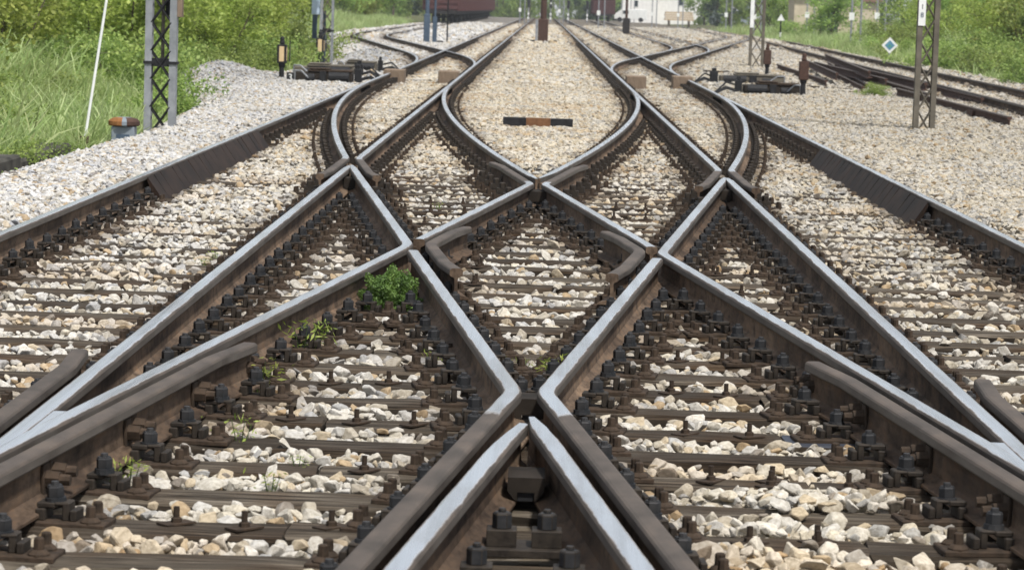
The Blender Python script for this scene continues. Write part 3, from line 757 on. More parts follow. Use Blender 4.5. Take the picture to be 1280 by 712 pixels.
def scatter(name, P, scale, rgb, shapes, label, matname, align=False, seed=0):
    """point mesh + geometry nodes instancing"""
    me = bpy.data.meshes.new(name); me.vertices.add(len(P)); me.vertices.foreach_set('co', P.astype(np.float32).ravel())
    rg = np.random.default_rng(seed)
    a = me.attributes.new('siz', 'FLOAT_VECTOR', 'POINT'); a.data.foreach_set('vector', scale.astype(np.float32).ravel())
    rot = rg.uniform(0, 2 * math.pi, (len(P), 3))
    if align: rot[:, :2] = rg.normal(0, .12, (len(P), 2))
    else:
        rot[:, :2] = rg.normal(0, .45, (len(P), 2)) + (rg.random((len(P), 2)) < .5) * math.pi
    a = me.attributes.new('rot', 'FLOAT_VECTOR', 'POINT'); a.data.foreach_set('vector', rot.astype(np.float32).ravel())
    a = me.attributes.new('idx', 'INT', 'POINT'); a.data.foreach_set('value', rg.integers(0, len(shapes), len(P)).astype(np.int32))
    if rgb is not None:
        a = me.attributes.new('tint', 'FLOAT_COLOR', 'POINT'); a.data.foreach_set('color', np.concatenate([rgb, np.ones((len(rgb), 1))], 1).astype(np.float32).ravel())
    o = link(name, me); props(o, label, None, None, 'stuff')
    g = bpy.data.node_groups.new(name, 'GeometryNodeTree')
    g.interface.new_socket('Geometry', in_out='INPUT', socket_type='NodeSocketGeometry'); g.interface.new_socket('Geometry', in_out='OUTPUT', socket_type='NodeSocketGeometry')
    gi = g.nodes.new('NodeGroupInput'); go = g.nodes.new('NodeGroupOutput')
    cn = g.nodes.new('GeometryNodeGeometryToInstance')
    for s in reversed(shapes):
        so = bpy.data.objects.new('stone_shape', s); oi_ = g.nodes.new('GeometryNodeObjectInfo'); oi_.inputs['Object'].default_value = so; oi_.inputs['As Instance'].default_value = True
        g.links.new(oi_.outputs['Geometry'], cn.inputs[0])
    iop = g.nodes.new('GeometryNodeInstanceOnPoints'); iop.inputs['Pick Instance'].default_value = True
    def attr(nm, dt):
        n_ = g.nodes.new('GeometryNodeInputNamedAttribute'); n_.data_type = dt; n_.inputs['Name'].default_value = nm; return n_.outputs[0]
    g.links.new(gi.outputs[0], iop.inputs['Points']); 
    jn = g.nodes.new('GeometryNodeJoinGeometry')
    # geometry-to-instance would nest; join the object instances instead
    g.nodes.remove(cn)
    for n_ in [q for q in g.nodes if q.bl_idname == 'GeometryNodeObjectInfo']: g.links.new(n_.outputs['Geometry'], jn.inputs[0])
    g.links.new(jn.outputs[0], iop.inputs['Instance'])
    g.links.new(attr('idx', 'INT'), iop.inputs['Instance Index'])
    g.links.new(attr('rot', 'FLOAT_VECTOR'), iop.inputs['Rotation']); g.links.new(attr('siz', 'FLOAT_VECTOR'), iop.inputs['Scale'])
    g.links.new(iop.outputs[0], go.inputs[0])
    md = o.modifiers.new('scatter', 'NODES'); md.node_group = g
    return o
rowsA = np.array(rows); segA = np.array(segs)
def in_sleeper(x, y, pad):
    r_ = np.zeros(x.shape, bool)
    k = np.rint((y - ROW0) / PITCH).astype(int)
    ok = (k >= 0) & (k < len(rows)) & (np.abs(y - (ROW0 + PITCH * k)) < SW / 2 + pad)
    r_ = ok & ((np.abs(x) < 4.0) & ((y < 38) | (np.abs(x) > .98)))
    return r_
def stones(y0, y1, sp, r0, layers, xl, xr, seed):
    rg = np.random.default_rng(seed); P = []; Sc = []
    for li in range(layers):
        xs = np.arange(xl, xr, sp); ys = np.arange(y0, y1, sp)
        X, Y = np.meshgrid(xs, ys); X = (X + rg.uniform(-.6, .6, X.shape) * sp).ravel(); Y = (Y + rg.uniform(-.6, .6, Y.shape) * sp).ravel()
        vis = (np.abs(X) < .21 * Y + .9) | (X > 0) & (X < .225 * Y + .9)
        k = vis & (X > edgeL(Y) - .8) & (X < edgeR(Y) + .2); X, Y = X[k], Y[k]
        rad = r0 * np.exp(rg.normal(-.04, .32, X.shape)); rad = np.minimum(rad, r0 * 1.7)
        h = bedH(X, Y); cv = cover(X, Y)
        Z = h + (.000 + .026 * li + rg.uniform(0, .014, X.shape)) * (sp / .062 if sp > .062 else 1) + (li > 0) * .0
        slp = in_sleeper(X, Y, rad * .30)
        keep = ~slp | (Z + rad * .2 > SZ + .012) & ((cv > .5) | (rg.random(X.shape) < .02))
        # stray stones lying on timbers
        stray = slp & (rg.random(X.shape) < (.010 if li == 0 else .0)) & (Y < 30); Z = np.where(stray, SZ + rad * .45, Z); keep |= stray
        rgb, d = tint(X, Y)
        keep &= (d > .080 + rad * .55) | (Z + rad < -.185)
        keep &= ~((d < .30) & (Y < 58) & slp)
        # fewer stones on the upper layer where the timbers stand clear
        if li >= 1: keep &= rg.random(X.shape) < np.clip(.45 + .6 * cv, 0, 1)
        gz = (np.abs(np.abs(X) - (XO - .13)) < .12) & (Y > 22.3) & (Y < 31.3); keep &= ~gz
        keep &= ~((np.abs(X) < MM * np.abs(Y - Y1) + .02) & (Y < Y1 + .9) & (Y > 7.9))
        P.append(np.stack([X, Y, Z], -1)[keep]); Sc.append(np.stack([rad] * 3, -1)[keep] * rg.uniform(.85, 1.15, (keep.sum(), 3)) * np.array([1, 1, .86]))
    return np.concatenate(P), np.concatenate(Sc)
PP, SS = [], []
for args in ((6.9, 16, .046, .031, 2, -4.9, 4.9, 1), (16, 31, .050, .030, 2, -6.9, 8, 2), (31, 60, .058, .030, 1, -9, 14, 3), (31, 60, .10, .036, 1, -9, 14, 7), (60, 130, .125, .062, 1, -12, 16, 4), (130, 270, .27, .13, 1, -13, 17, 5)):
    p_, s_ = stones(*args); PP.append(p_); SS.append(s_)
PP = np.concatenate(PP); SS = np.concatenate(SS)
rgb, _ = tint(PP[:, 0], PP[:, 1])
print('stones', len(PP), 'fastenings', NF)
scatter('ballast', PP, SS, rgb, STONES, 'loose pale limestone ballast between and beside the rails', 'stone')

# ------------------------------------------------------------------ vegetation
def quads_mesh(name, C, U, V, mats, shade, mi=None):
    """leaf quads: centres C, half axes U,V"""
    n = len(C); v = np.stack([C - U * .9, C + V * .55 - U * .1, C + U, C - V * .55 - U * .1], 1).reshape(-1, 3)
    f = np.arange(4 * n).reshape(n, 4)
    me = bpy.data.meshes.new(name); me.vertices.add(4 * n); me.vertices.foreach_set('co', v.astype(np.float32).ravel())
    me.loops.add(4 * n); me.loops.foreach_set('vertex_index', f.ravel().astype(np.int32))
    me.polygons.add(n); me.polygons.foreach_set('loop_start', np.arange(0, 4 * n, 4, dtype=np.int32)); me.polygons.foreach_set('loop_total', np.full(n, 4, np.int32))
    me.update(calc_edges=True)
    a = me.attributes.new('shade', 'FLOAT', 'POINT'); a.data.foreach_set('value', np.repeat(shade, 4).astype(np.float32))
    for m_ in mats: me.materials.append(m_)
    me.validate(); return me
def rand_axes(rg, n, size, droop=0.0):
    d = rg.normal(size=(n, 3)); d[:, 2] = d[:, 2] * .6 - droop; d /= np.linalg.norm(d, axis=1)[:, None]
    w = rg.normal(size=(n, 3)); w -= d * (w * d).sum(1)[:, None]; w /= np.linalg.norm(w, axis=1)[:, None]
    s = size * rg.uniform(.6, 1.3, (n, 1)); return d * s, w * s
def bush_meshes(seed, w, h, nl, leaf, mat, stems=7, nclump=26):
    """foliage in loose clumps on real stems"""
    rg = np.random.default_rng(seed); sb = MB(); cl = []
    for k in range(stems):
        a = rg.uniform(0, 2 * math.pi); r0 = rg.uniform(0, .18) * w; p = Vector((math.cos(a) * r0, math.sin(a) * r0, -.1)); hh = h * rg.uniform(.6, 1.0)
        d = Vector((math.cos(a) * rg.uniform(.1, .5) * w / h, math.sin(a) * rg.uniform(.1, .5) * w / h, 1)); n = 5
        rad = .012 * h * rg.uniform(.6, 1.2)
        for i in range(n):
            q = p + d * (hh / n) + Vector(rg.normal(0, .05 * h / n * 2, 3)); sb.cyl(p, q, rad * (1 - i / n) + .003, rad * (1 - (i + 1) / n) + .003, 5, 0, False)
            if i >= 1:
                e = q + Vector((rg.normal(0, .22) * w, rg.normal(0, .22) * w, rg.uniform(0, .16) * h)); sb.cyl(q, e, rad * .4, .003, 4, 0, False); cl.append(e); cl.append((q + e) / 2)
            p = q
        cl.append(p)
    while len(cl) < nclump:
        a = rg.uniform(0, 2 * math.pi); r_ = math.sqrt(rg.random()) * w * .5; z = rg.uniform(.03, .8) * h * (1 - .5 * (r_ / (w * .5)) ** 2); cl.append(Vector((math.cos(a) * r_, math.sin(a) * r_, z)))
    cl = np.array([tuple(c) for c in cl]); k = rg.integers(0, len(cl), nl); sz = rg.uniform(.10, .22, len(cl)) * w
    off = rg.normal(size=(nl, 3)); off /= np.linalg.norm(off, axis=1)[:, None]; off *= rg.random((nl, 1)) ** .45; C = cl[k] + off * sz[k][:, None] * np.array([1, 1, .75])
    C[:, 2] = np.maximum(C[:, 2], .02)
    U, V = rand_axes(rg, nl, leaf)
    cs = rg.normal(.5, .16, len(cl)); sh = np.clip(cs[k] + rg.normal(0, .17, nl), 0, 1)
    return quads_mesh('foliage', C, U, V, [mat], sh), sb.mesh('stems', M['bark'])
def tall_grass_shape(seed, n=34, h=.55, spread=.16, w=.007):
    rg = np.random.default_rng(seed); v = []; f = []; sh = []
    for k in range(n):
        a = rg.uniform(0, 2 * math.pi); r_ = spread * math.sqrt(rg.random()); x, y = math.cos(a) * r_, math.sin(a) * r_; hh = h * rg.uniform(.5, 1.1)
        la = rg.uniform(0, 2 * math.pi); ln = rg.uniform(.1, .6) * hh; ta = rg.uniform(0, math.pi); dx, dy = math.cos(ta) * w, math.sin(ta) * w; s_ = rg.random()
        b0 = len(v)
        for t_ in (0, .4, .75, 1.0):
            cx, cy, cz = x + math.cos(la) * ln * t_ ** 2, y + math.sin(la) * ln * t_ ** 2, hh * (t_ - .18 * t_ ** 3); ww = (1 - t_ * .85)
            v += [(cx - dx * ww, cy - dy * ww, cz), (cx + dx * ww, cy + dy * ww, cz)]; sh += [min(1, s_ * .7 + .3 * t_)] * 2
        for i in range(3): f.append((b0 + 2 * i, b0 + 2 * i + 1, b0 + 2 * i + 3, b0 + 2 * i + 2))
    me = bpy.data.meshes.new('grass_tuft'); me.from_pydata(v, [], f); me.materials.append(M['grass'])
    a = me.attributes.new('shade', 'FLOAT', 'POINT'); a.data.foreach_set('value', np.array(sh, np.float32)); return me
# grass meadow left and verge right
TUFT = [tall_grass_shape(s, 26, .44, .17, .011) for s in range(5)]
rg = np.random.default_rng(5)
def tufts(n, y0, y1, side, wid, inset=0.0, dens=None):
    Y = rg.uniform(y0, y1, n); u = rg.random(n) * wid
    X = (edgeL(Y) - np.where(Y < 31, .75, .30) - u - inset) if side < 0 else (edgeR(Y) + .1 + u + inset)
    return np.stack([X, Y, groundH(X, Y) - .02], -1)
TP = np.concatenate([tufts(9000, 22, 46, -1, 5), tufts(7000, 22, 60, -1, 9), tufts(6000, 46, 110, -1, 6), tufts(3500, 110, 250, -1, 9), tufts(1500, 23, 60, -1, 7), tufts(5000, 40, 110, 1, 4.5), tufts(3500, 110, 260, 1, 12)])
ts = np.where(TP[:, 1] > 100, 1.5, 1.0) * rg.uniform(.7, 1.35, len(TP)) * (.7 + .75 * vnoise(TP[:, 0], TP[:, 1], 1.8, 9))
ts[rg.random(len(ts)) < .06] *= 1.5
scatter('grass', TP, np.stack([ts] * 3, -1), None, TUFT, 'tall meadow grass along both edges of the railway', 'grass', True, 3)

BM = {}
for k in range(4):
    BM['young', k] = bush_meshes(20 + k, 2.5, 2.5, 7000, .056, M['leaf_yellow'], 10, 95)
    BM['low', k] = bush_meshes(40 + k, 2.2, 1.2, 5200, .045, M['leaf_green'], 9, 75)
    BM['dark', k] = bush_meshes(60 + k, 3.4, 3.6, 4200, .085, M['leaf_dark'], 9, 60)
    BM['mid', k] = bush_meshes(80 + k, 3.2, 3.3, 4600, .07, M['leaf_green'], 9, 60)
def bush(kind, k, x, y, sc, label, group, name='bush', cat='bush'):
    z = float(groundH(x, y)) if (x < edgeL(y) or x > edgeR(y)) else float(bedH(x, y))
    e = empty(name, (x, y, z - .05), label, cat, group, random.uniform(0, 6.28)); e.scale = (sc * random.uniform(.85, 1.15), sc * random.uniform(.85, 1.15), sc * random.uniform(.85, 1.15))
    f, s_ = BM[kind, k % 4]; link('foliage', f, e); link('stems', s_, e); return e
rg = random.Random(3)
for i in range(26):                                     # young shrubs behind the meadow, left
    y = 39 + i * 2.1 + rg.uniform(-.8, .8); x = float(edgeL(y)) - rg.uniform(1.7, 5.5)
    bush('young', i, x, y, rg.uniform(.75, 1.15), 'yellow-green young shrub in the thicket behind the left meadow', 'shrubs of the left thicket')
for i in range(14):
    y = 40 + i * 4.4 + rg.uniform(-1, 1); x = float(edgeL(y)) - rg.uniform(5.5, 9.5)
    bush('young', i + 1, x, y, rg.uniform(1.1, 1.5), 'taller yellow-green shrub at the back of the left thicket', 'tall shrubs of the left thicket')
for i in range(10):
    y = 45 + i * 4 + rg.uniform(-1, 1); x = float(edgeL(y)) - rg.uniform(.8, 1.9)
    bush('low', i, x, y, rg.uniform(.7, 1.0), 'low green bush at the foot of the left thicket', 'low bushes at the left ballast edge')
bush('low', 2, -5.55, 41.0, .62, 'scraggly green bush right behind the left lattice mast', None)
bush('low', 1, -5.2, 25.6, .36, 'broad-leaved weed clump above the dark kerb at the left edge', None, 'weed', 'weed')
for (x_, y_, s_, lab) in ((-5.35, 27.6, .40, 'broad-leaved weed clump hanging over the dark kerb'), (-5.6, 24.2, .45, 'leafy weed at the lower left corner of the meadow'), (-5.5, 29.4, .38, 'leafy weed left of the concrete block'), (-5.0, 33.2, .28, 'light green weed between the pedestal and the left mast'), (-5.25, 32.6, .36, 'yellow flowered weed right of the white pole')):
    bush('low', int(y_), x_, y_, s_, lab, None, 'weed', 'weed')
for i in range(22):                                     # right verge
    y = 62 + i * 3.1 + rg.uniform(-1, 1); x = float(edgeR(y)) + rg.uniform(.9, 2.6)
    bush('low', i, x, y, rg.uniform(.75, 1.15), 'low bright green bush on the bank above the old right track', 'low bushes of the right bank')
for i in range(22):
    y = 56 + i * 4.4 + rg.uniform(-1.5, 1.5); x = float(edgeR(y)) + rg.uniform(3.4, 8)
    bush('young' if i % 3 else 'mid', i, x, y, rg.uniform(.8, 1.3), 'tall green shrub in the thicket on the right bank', 'tall shrubs of the right bank')
for i in range(14):
    y = 118 + i * 9 + rg.uniform(-3, 3); x = float(edgeR(y)) + rg.uniform(3, 14)
    bush('low' if i % 2 else 'mid', i, x, y, rg.uniform(1.0, 1.5), 'green bush in the far scrub right of the tracks', 'far scrub at the right')
for i in range(16):
    y = 110 + i * 10 + rg.uniform(-3, 3); x = float(edgeL(y)) - rg.uniform(2, 10)
    bush('mid' if i % 2 else 'young', i, x, y, rg.uniform(1.0, 1.6), 'green bush in the far scrub left of the tracks', 'far scrub at the left')
for i in range(12):                                     # rank weeds that break up the meadow
    y = 26.5 + i * 1.7 + rg.uniform(-.5, .5); x = float(edgeL(y)) - rg.uniform(.9, 3.2)
    bush('low', i, x, y, rg.uniform(.30, .55), 'rank leafy weed standing among the tall grass of the left meadow', 'weeds of the left meadow', 'weed', 'weed')
# trees at the far end
def tree(x, y, h, kind, k, label, group):
    z = float(groundH(x, y)); e = empty('tree', (x, y, z), label, 'tree', group, random.uniform(0, 6.28))
    b = MB(); b.cyl((0, 0, -.2), (.1, 0, h * .45), .16, .10, 8); b.cyl((.1, 0, h * .45), (.0, .1, h * .9), .10, .03, 7)
    for q in range(6):
        a = q * 1.05; b.cyl((.08, 0, h * (.2 + .1 * q)), (math.cos(a) * h * .3, math.sin(a) * h * .3, h * (.32 + .1 * q)), .05, .015, 5)
    b.obj('trunk', M['bark'], e)
    c = link('crown', TREE[kind, k % 3], e); c.scale = (h, h, h)
def crown_mesh(seed, mat, n=2600):
    rg = np.random.default_rng(seed); nc = 34; a = rg.uniform(0, 6.28, nc); z = rg.uniform(.02, .98, nc); rr = .34 * np.sin(np.clip(z, .12, .97) * math.pi) ** .5 * np.sqrt(rg.random(nc))
    cl = np.stack([np.cos(a) * rr, np.sin(a) * rr, z], -1); k = rg.integers(0, nc, n); o_ = rg.normal(size=(n, 3)); o_ /= np.linalg.norm(o_, axis=1)[:, None]; o_ *= rg.random((n, 1)) ** .45 * rg.uniform(.07, .13, nc)[k][:, None]
    U, V = rand_axes(rg, n, .026); sh = np.clip(rg.normal(.5, .16, nc)[k] + rg.normal(0, .15, n), 0, 1)
    return quads_mesh('crown', cl[k] + o_, U, V, [mat], sh)
TREE = {}
for k in range(3):
    TREE['g', k] = crown_mesh(200 + k, M['leaf_green']); TREE['d', k] = crown_mesh(220 + k, M['leaf_dark'])
rg = random.Random(9)
for i in range(30):
    y = rg.uniform(240, 430); x = -14 - rg.uniform(3, 40)
    tree(x, y, rg.uniform(6, 9), 'd' if i % 3 == 0 else 'g', i, 'leafy tree in the far row left of the wagons', 'far trees at the left')
for i in range(34):
    y = rg.uniform(200, 420); x = 17 + rg.uniform(4, 75)
    tree(x, y, rg.uniform(5, 8.5), 'd' if i % 3 == 0 else 'g', i, 'leafy tree among the far houses at the right', 'far trees at the right')
for i in range(95):
    y = rg.uniform(470, 640); x = rg.uniform(-75, 110) if i % 2 else rg.uniform(-35, 45)
    tree(x, y, rg.uniform(8, 11), 'd' if i % 2 else 'g', i, 'hazy tree of the wood that closes the line at the horizon', 'trees of the wood at the horizon')

# small weeds between the rails
def weed(x, y, n, h, label, mat='leaf_yellow', spread=.05, leaf=.02):
    n = int(n * 1.6); h *= 1.25
    rg = np.random.default_rng(int(abs(x * 1000 + y * 77))); 
    C = np.stack([rg.normal(0, spread, n), rg.normal(0, spread, n), rg.random(n) ** .8 * h], -1); C[:, :2] *= (.5 + C[:, 2:] / h)
    U, V = rand_axes(rg, n, leaf, -.5); sh = np.clip(rg.normal(.5, .25, n), 0, 1)
    e = empty('weed', (x, y, SZ - .03), label, 'weed', 'weeds between the rails'); link('leaves', quads_mesh('leaves', C, U, V * .45, [M[mat]], sh), e)
    b = MB()
    for k in range(5):
        a = k * 1.3; b.cyl((0, 0, -.03), (math.cos(a) * spread * 1.2, math.sin(a) * spread * 1.2, h * (.75 + .05 * k)), .003, .0015, 4)
    b.obj('stems', M['moss'], e)
def px(u, v, Z=-.2):
    return UNP(u, v, Z)
# ------------------------------------------------------------------ camera
F_, H_, ROLL, VX, VY, CX = 3514.2, 1.4256, .03327, 680.8, 11.3, .009
dy_ = Vector(((VX - 640) / F_, -(VY - 356) / F_, -1)).normalized(); up_ = Vector((math.sin(ROLL), math.cos(ROLL), 0)); up_ = (up_ - dy_ * up_.dot(dy_)).normalized(); dx_ = dy_.cross(up_)
Rm = Matrix((dx_, dy_, up_))           # rows: world axes in camera coordinates -> camera to world
cam = bpy.data.cameras.new('camera'); co = bpy.data.objects.new('camera', cam); COL.objects.link(co)
co.matrix_world = Matrix.Translation((CX, 0, H_)) @ Rm.to_4x4()
cam.sensor_width = 36; cam.lens = F_ / 1280 * 36; cam.clip_end = 3000; cam.clip_start = .1
cam.dof.use_dof = True; cam.dof.focus_distance = 15; cam.dof.aperture_fstop = 9
S.camera = co
def UNP(u, v, Z=-.2):
    d = Rm @ Vector(((u - 640) / F_, -(v - 356) / F_, -1)); t_ = (Z - H_) / d.z; return CX + d.x * t_, d.y * t_

for (u, v, n, h, lab) in ((325, 486, 60, .12, 'bright feathery weed beside the brown wing rail at the left'), (300, 553, 26, .10, 'small upright weed sprig on a sleeper left of centre'),
                          (160, 605, 34, .09, 'low feathery weed by the bolts at the lower left'), (338, 612, 20, .07, 'tiny weed sprig between two sleepers, lower left of the nearest frog'),
                          (372, 585, 30, .06, 'flat little weed among the stones left of the nearest frog'), (690, 478, 60, .11, 'leafy weed between the rails just above the nearest frog'),
                          (655, 462, 40, .06, 'low weed under the left rail above the nearest frog'), (378, 440, 50, .13, 'weed tuft between bolts below the elbow rail at the left'),
                          (400, 425, 40, .10, 'weed tuft behind the bolts, close to the green cushion plant'), (540, 455, 24, .07, 'small weed beside the bolts right of the green cushion plant'),
                          (770, 340, 20, .05, 'sprig on the ballast inside the diamond near its right check rail'), (255, 330, 40, .05, 'faint weed patch between the left track rails'),
                          (268, 322, 40, .05, 'second faint weed patch between the left track rails'), (548, 262, 30, .06, 'weed sprig by the far left rail of the diamond')):
    x, y = UNP(u, v); weed(x, y, n, h, lab, spread=h * .35, leaf=h * .16)
# cushion plant in the left corner
def cushion():
    x, y = UNP(485, 388, -.19); e = empty('cushion_plant', (x, y + .15, -.2), 'dense bright green cushion plant wedged in the left corner of the rails', 'plant')
    rg = np.random.default_rng(77); n = 11000; d = rg.normal(size=(n, 3)); d[:, 2] = np.abs(d[:, 2]); d /= np.linalg.norm(d, axis=1)[:, None]
    lump = 1 + .16 * np.sin(d[:, 0] * 9 + 1) * np.cos(d[:, 1] * 8) + .12 * np.sin(d[:, 2] * 14 + d[:, 0] * 5); r_ = rg.random(n) ** .22 * lump
    C = d * r_[:, None] * np.array([.17, .20, .195]); U, V = rand_axes(rg, n, .0085); U[:, 2] += .003
    sh = np.clip(.5 + .25 * np.sin(d[:, 0] * 9 + 1) + rg.normal(0, .2, n), 0, 1)
    link('leaves', quads_mesh('leaves', C, U, V, [M['moss']], sh), e)
    b = MB()
    for k in range(14):
        a = k * .9; b.cyl((0, 0, 0), (math.cos(a) * .09, math.sin(a) * .13, .08 + .07 * ((k * 7) % 5) / 5), .004, .002, 4)
    b.obj('stems', M['bark'], e)
cushion()

# ------------------------------------------------------------------ lineside objects
def lattice_mast(x, y, z, w, leg, dpt, h, mat, label, pitch, lace=.02, clamp_z=None, parts=None, lean=0):
    e = empty('lattice_mast', (x, y, z), label, 'mast'); 
    for sd in (-1, 1):
        b = MB(); c = sd * (w / 2 - leg / 2)
        # channel section, open to the inside
        b.box(c - leg / 2, c + leg / 2, -dpt / 2, -dpt / 2 + .012, 0, h); b.box(c - leg / 2, c + leg / 2, dpt / 2 - .012, dpt / 2, 0, h); b.box(c + sd * leg / 2 - sd * .012, c + sd * leg / 2 - sd * .0005, -dpt / 2 + .012, dpt / 2 - .012, 0, h)
        b.obj('leg', mat, e)
    wi = w - 2 * leg + .03; zz = .04; k = 0
    for face in (-1, 1):
        b = MB(); zz = .05
        while zz < h - pitch:
            yy = face * (dpt / 2 - .014)
            b.cyl((-wi / 2, yy - .008, zz), (wi / 2, yy - .008, zz + pitch), lace / 2, lace / 2, 5); b.cyl((wi / 2, yy + .010, zz), (-wi / 2, yy + .010, zz + pitch), lace / 2, lace / 2, 5); zz += pitch
        b.obj('lacing', mat if parts is None else parts, e)
    b = MB(); b.box(-w / 2 - .1, w / 2 + .1, -dpt / 2 - .1, dpt / 2 + .1, -.4, .0); b.obj('footing', M['concrete'], e)
    if clamp_z:
        b = MB()
        for sd in (-1, 1):
            c = sd * (w / 2 - leg / 2); b.box(c - leg / 2 - .015, c + leg / 2 + .015, -dpt / 2 - .015, dpt / 2 + .015, clamp_z, clamp_z + .035)
        b.box(-w / 2 + leg, w / 2 - leg + .0, -.06, .06, clamp_z - .03, clamp_z + .07); b.obj('clamp_band', M['black'], e)
    return e
e = lattice_mast(-4.68, 34.6, -.32, .385, .085, .16, 6.5, M['grey'], 'grey lattice mast with two channel legs rising from the left ballast edge', .345, .022, .92, M['black'])
b = MB(); b.cyl((.0, .12, .95), (.0, .12, 6.0), .022, .022, 8); b.obj('cable_pipe', M['mastbrown'], e)
b = MB(); b.box(.03, .115, .09, .21, 1.52, 2.1); b.obj('junction_box', M['black'], e, bevel=.006)
b = MB(); b.box(.19, .25, -.06, .12, 1.50, 2.2); b.obj('terminal_board', M['timberbox'], e, bevel=.004)
e = lattice_mast(5.56, 40.9, -.24, .315, .075, .14, 6.5, M['mastbrown'], 'brown lattice mast with a white number plate standing on the right ballast', .33, .018)
b = MB(); b.box(-.155, -.052, -.082, -.074, 1.60, 2.75); pl_ = b.obj('number_plate', M['white'], e)
def text(s, size, loc, parent, mat, rot=(math.pi / 2, 0, 0), name='lettering'):
    cu = bpy.data.curves.new(name, 'FONT'); cu.body = s; cu.size = size; cu.align_x = 'CENTER'; cu.align_y = 'CENTER'; cu.extrude = .0015
    tmp = bpy.data.objects.new(name, cu); COL.objects.link(tmp); dg = bpy.context.evaluated_depsgraph_get(); me = bpy.data.meshes.new_from_object(tmp.evaluated_get(dg)); bpy.data.objects.remove(tmp)
    me.materials.clear(); me.materials.append(mat); o = link(name, me, parent, loc); o.rotation_euler = rot; return o
text('1', .10, (-.103, -.084, 1.87), pl_, M['black']); text('8', .10, (-.103, -.084, 1.75), pl_, M['bluedark'])
lattice_mast(-5.39, 70.2, -.25, .33, .06, .14, 6, M['grey'], 'smaller grey lattice mast behind the left point indicators', .36, .022, .95, M['mastbrown'])
e = lattice_mast(6.5, 86, -.24, .46, .085, .16, 6, M['mastbrown'], 'far brown lattice mast behind the right point machines', .52, .03)
b = MB(); b.box(-.235, -.12, -.095, -.085, 1.3, 2.4); b.obj('number_plate', M['white'], e)
# leaning white pole with rusty socket
e = empty('guy_pole', (-5.1, 31.5, -.30), 'thin white pole leaning right in the left meadow with a rusty base', 'pole')
b = MB(); b.cyl((0, 0, .1), (.52, .3, 4.2), .016, .014, 8); b.obj('pole', M['white'], e); b = MB(); b.box(-.05, .04, -.05, .05, -.1, .14); b.obj('socket', M['redrust'], e, bevel=.005)
b = MB(); b.box(-.55, -.02, -.12, .3, -.3, .04); o = b.obj('concrete_block', M['darkstone'], None, (-5.05, 31.2, -.32), bevel=.02); props(o, 'low concrete block at the foot of the leaning white pole', 'block')
b = MB(); b.box(-.25, .25, -.2, .2, -.25, 0); o = b.obj('stone_slab', M['concrete'], None, (-5.0, 29.2, -.33), bevel=.03); props(o, 'weathered stone slab half buried below the white pole', 'slab')
# dark kerb at the left edge
b = MB()
for k in range(7):
    y0 = 20 + k * 1.45; b.box(-5.36 + .02 * (k % 3), -5.02, y0, y0 + 1.42, -.8, -.17 + .03 * math.sin(k * 2.1), 0)
o = b.obj('retaining_kerb', M['darkstone'], None, None, .025); props(o, 'low dark stone kerb holding the meadow at the left edge', 'kerb')
# relay pedestal
e = empty('relay_pedestal', (-4.72, 31.9, -.31), 'squat grey trackside pedestal with a rusty rounded lid beside the left mast', 'pedestal')
b = MB(); b.box(-.13, .13, -.12, .12, 0, .26); b.obj('body', M['relay'], e, bevel=.01); b = MB(); b.box(-.07, .08, -.126, -.119, .10, .17); b.obj('nameplate', M['bluedark'], e)
b = MB(); b.lathe([(.165, .262), (.18, .275), (.18, .315), (.15, .345), (.08, .36)], 20, (0, 0, 0)); 
me = b.mesh('lid', [M['orange'], M['relay'], M['redrust']])
for p_ in me.polygons: p_.material_index = 0 if p_.center.x < -.01 else (1 if p_.center.x < .05 else 2)  # grey middle strip is a highlight put into the rusty lid's colour
link('lid', me, e)

def indicator(x, y, label, facing=0, red=False, h=1.0):
    e = empty('point_indicator', (x, y, -.22), label, 'signal', 'point indicator lanterns', facing)
    b = MB(); b.lathe([(.10, 0), (.10, .05), (.055, .10), (.05, .30), (.07, .34), (.07, .38)], 12); b.obj('pedestal', M['black'], e)
    b = MB(); b.box(-.095, .095, -.09, .09, .38, .76); b.lathe([(.05, .76), (.055, .80), (.045, .84), (.05, .89), (.03, .92)], 10); b.obj('lantern_body', M['redrust'] if red else M['black'], e, bevel=.012)
    if not red:
        b = MB(); b.box(-.048, .048, -.096, -.089, .42, .72); b.obj('lens', M['cream'], e); b = MB(); b.box(.094, .104, -.05, .05, .44, .70); b.obj('side_lens', M['cream'], e)
        b = MB(); b.box(.15, .165, -.06, .06, .42, .84, 0, 0, .0); b.obj('side_shield', M['black'], e)
    return e
def tag3(x, y):
    b = MB(); b.box(-.075, .075, -.006, .006, 0, .2); o = b.obj('number_tag', M['black'], None, (x, y, -.2)); props(o, 'small black tag with a white figure 3 beside the nearest left lantern', 'number tag')
    text('3', .19, (0, -.009, .1), o, M['white'])
indicator(-5.27, 57, 'black point lantern with a cream glass nearest the left track'); tag3(-5.02, 56.2)
indicator(-5.5, 69.6, 'black point lantern with a cream glass in front of the smaller left mast')
indicator(5.3, 57.2, 'black and rusty point lantern nearest the right track', 0, True); indicator(5.92, 74.4, 'rusty point lantern in front of the far right mast', 0, True)
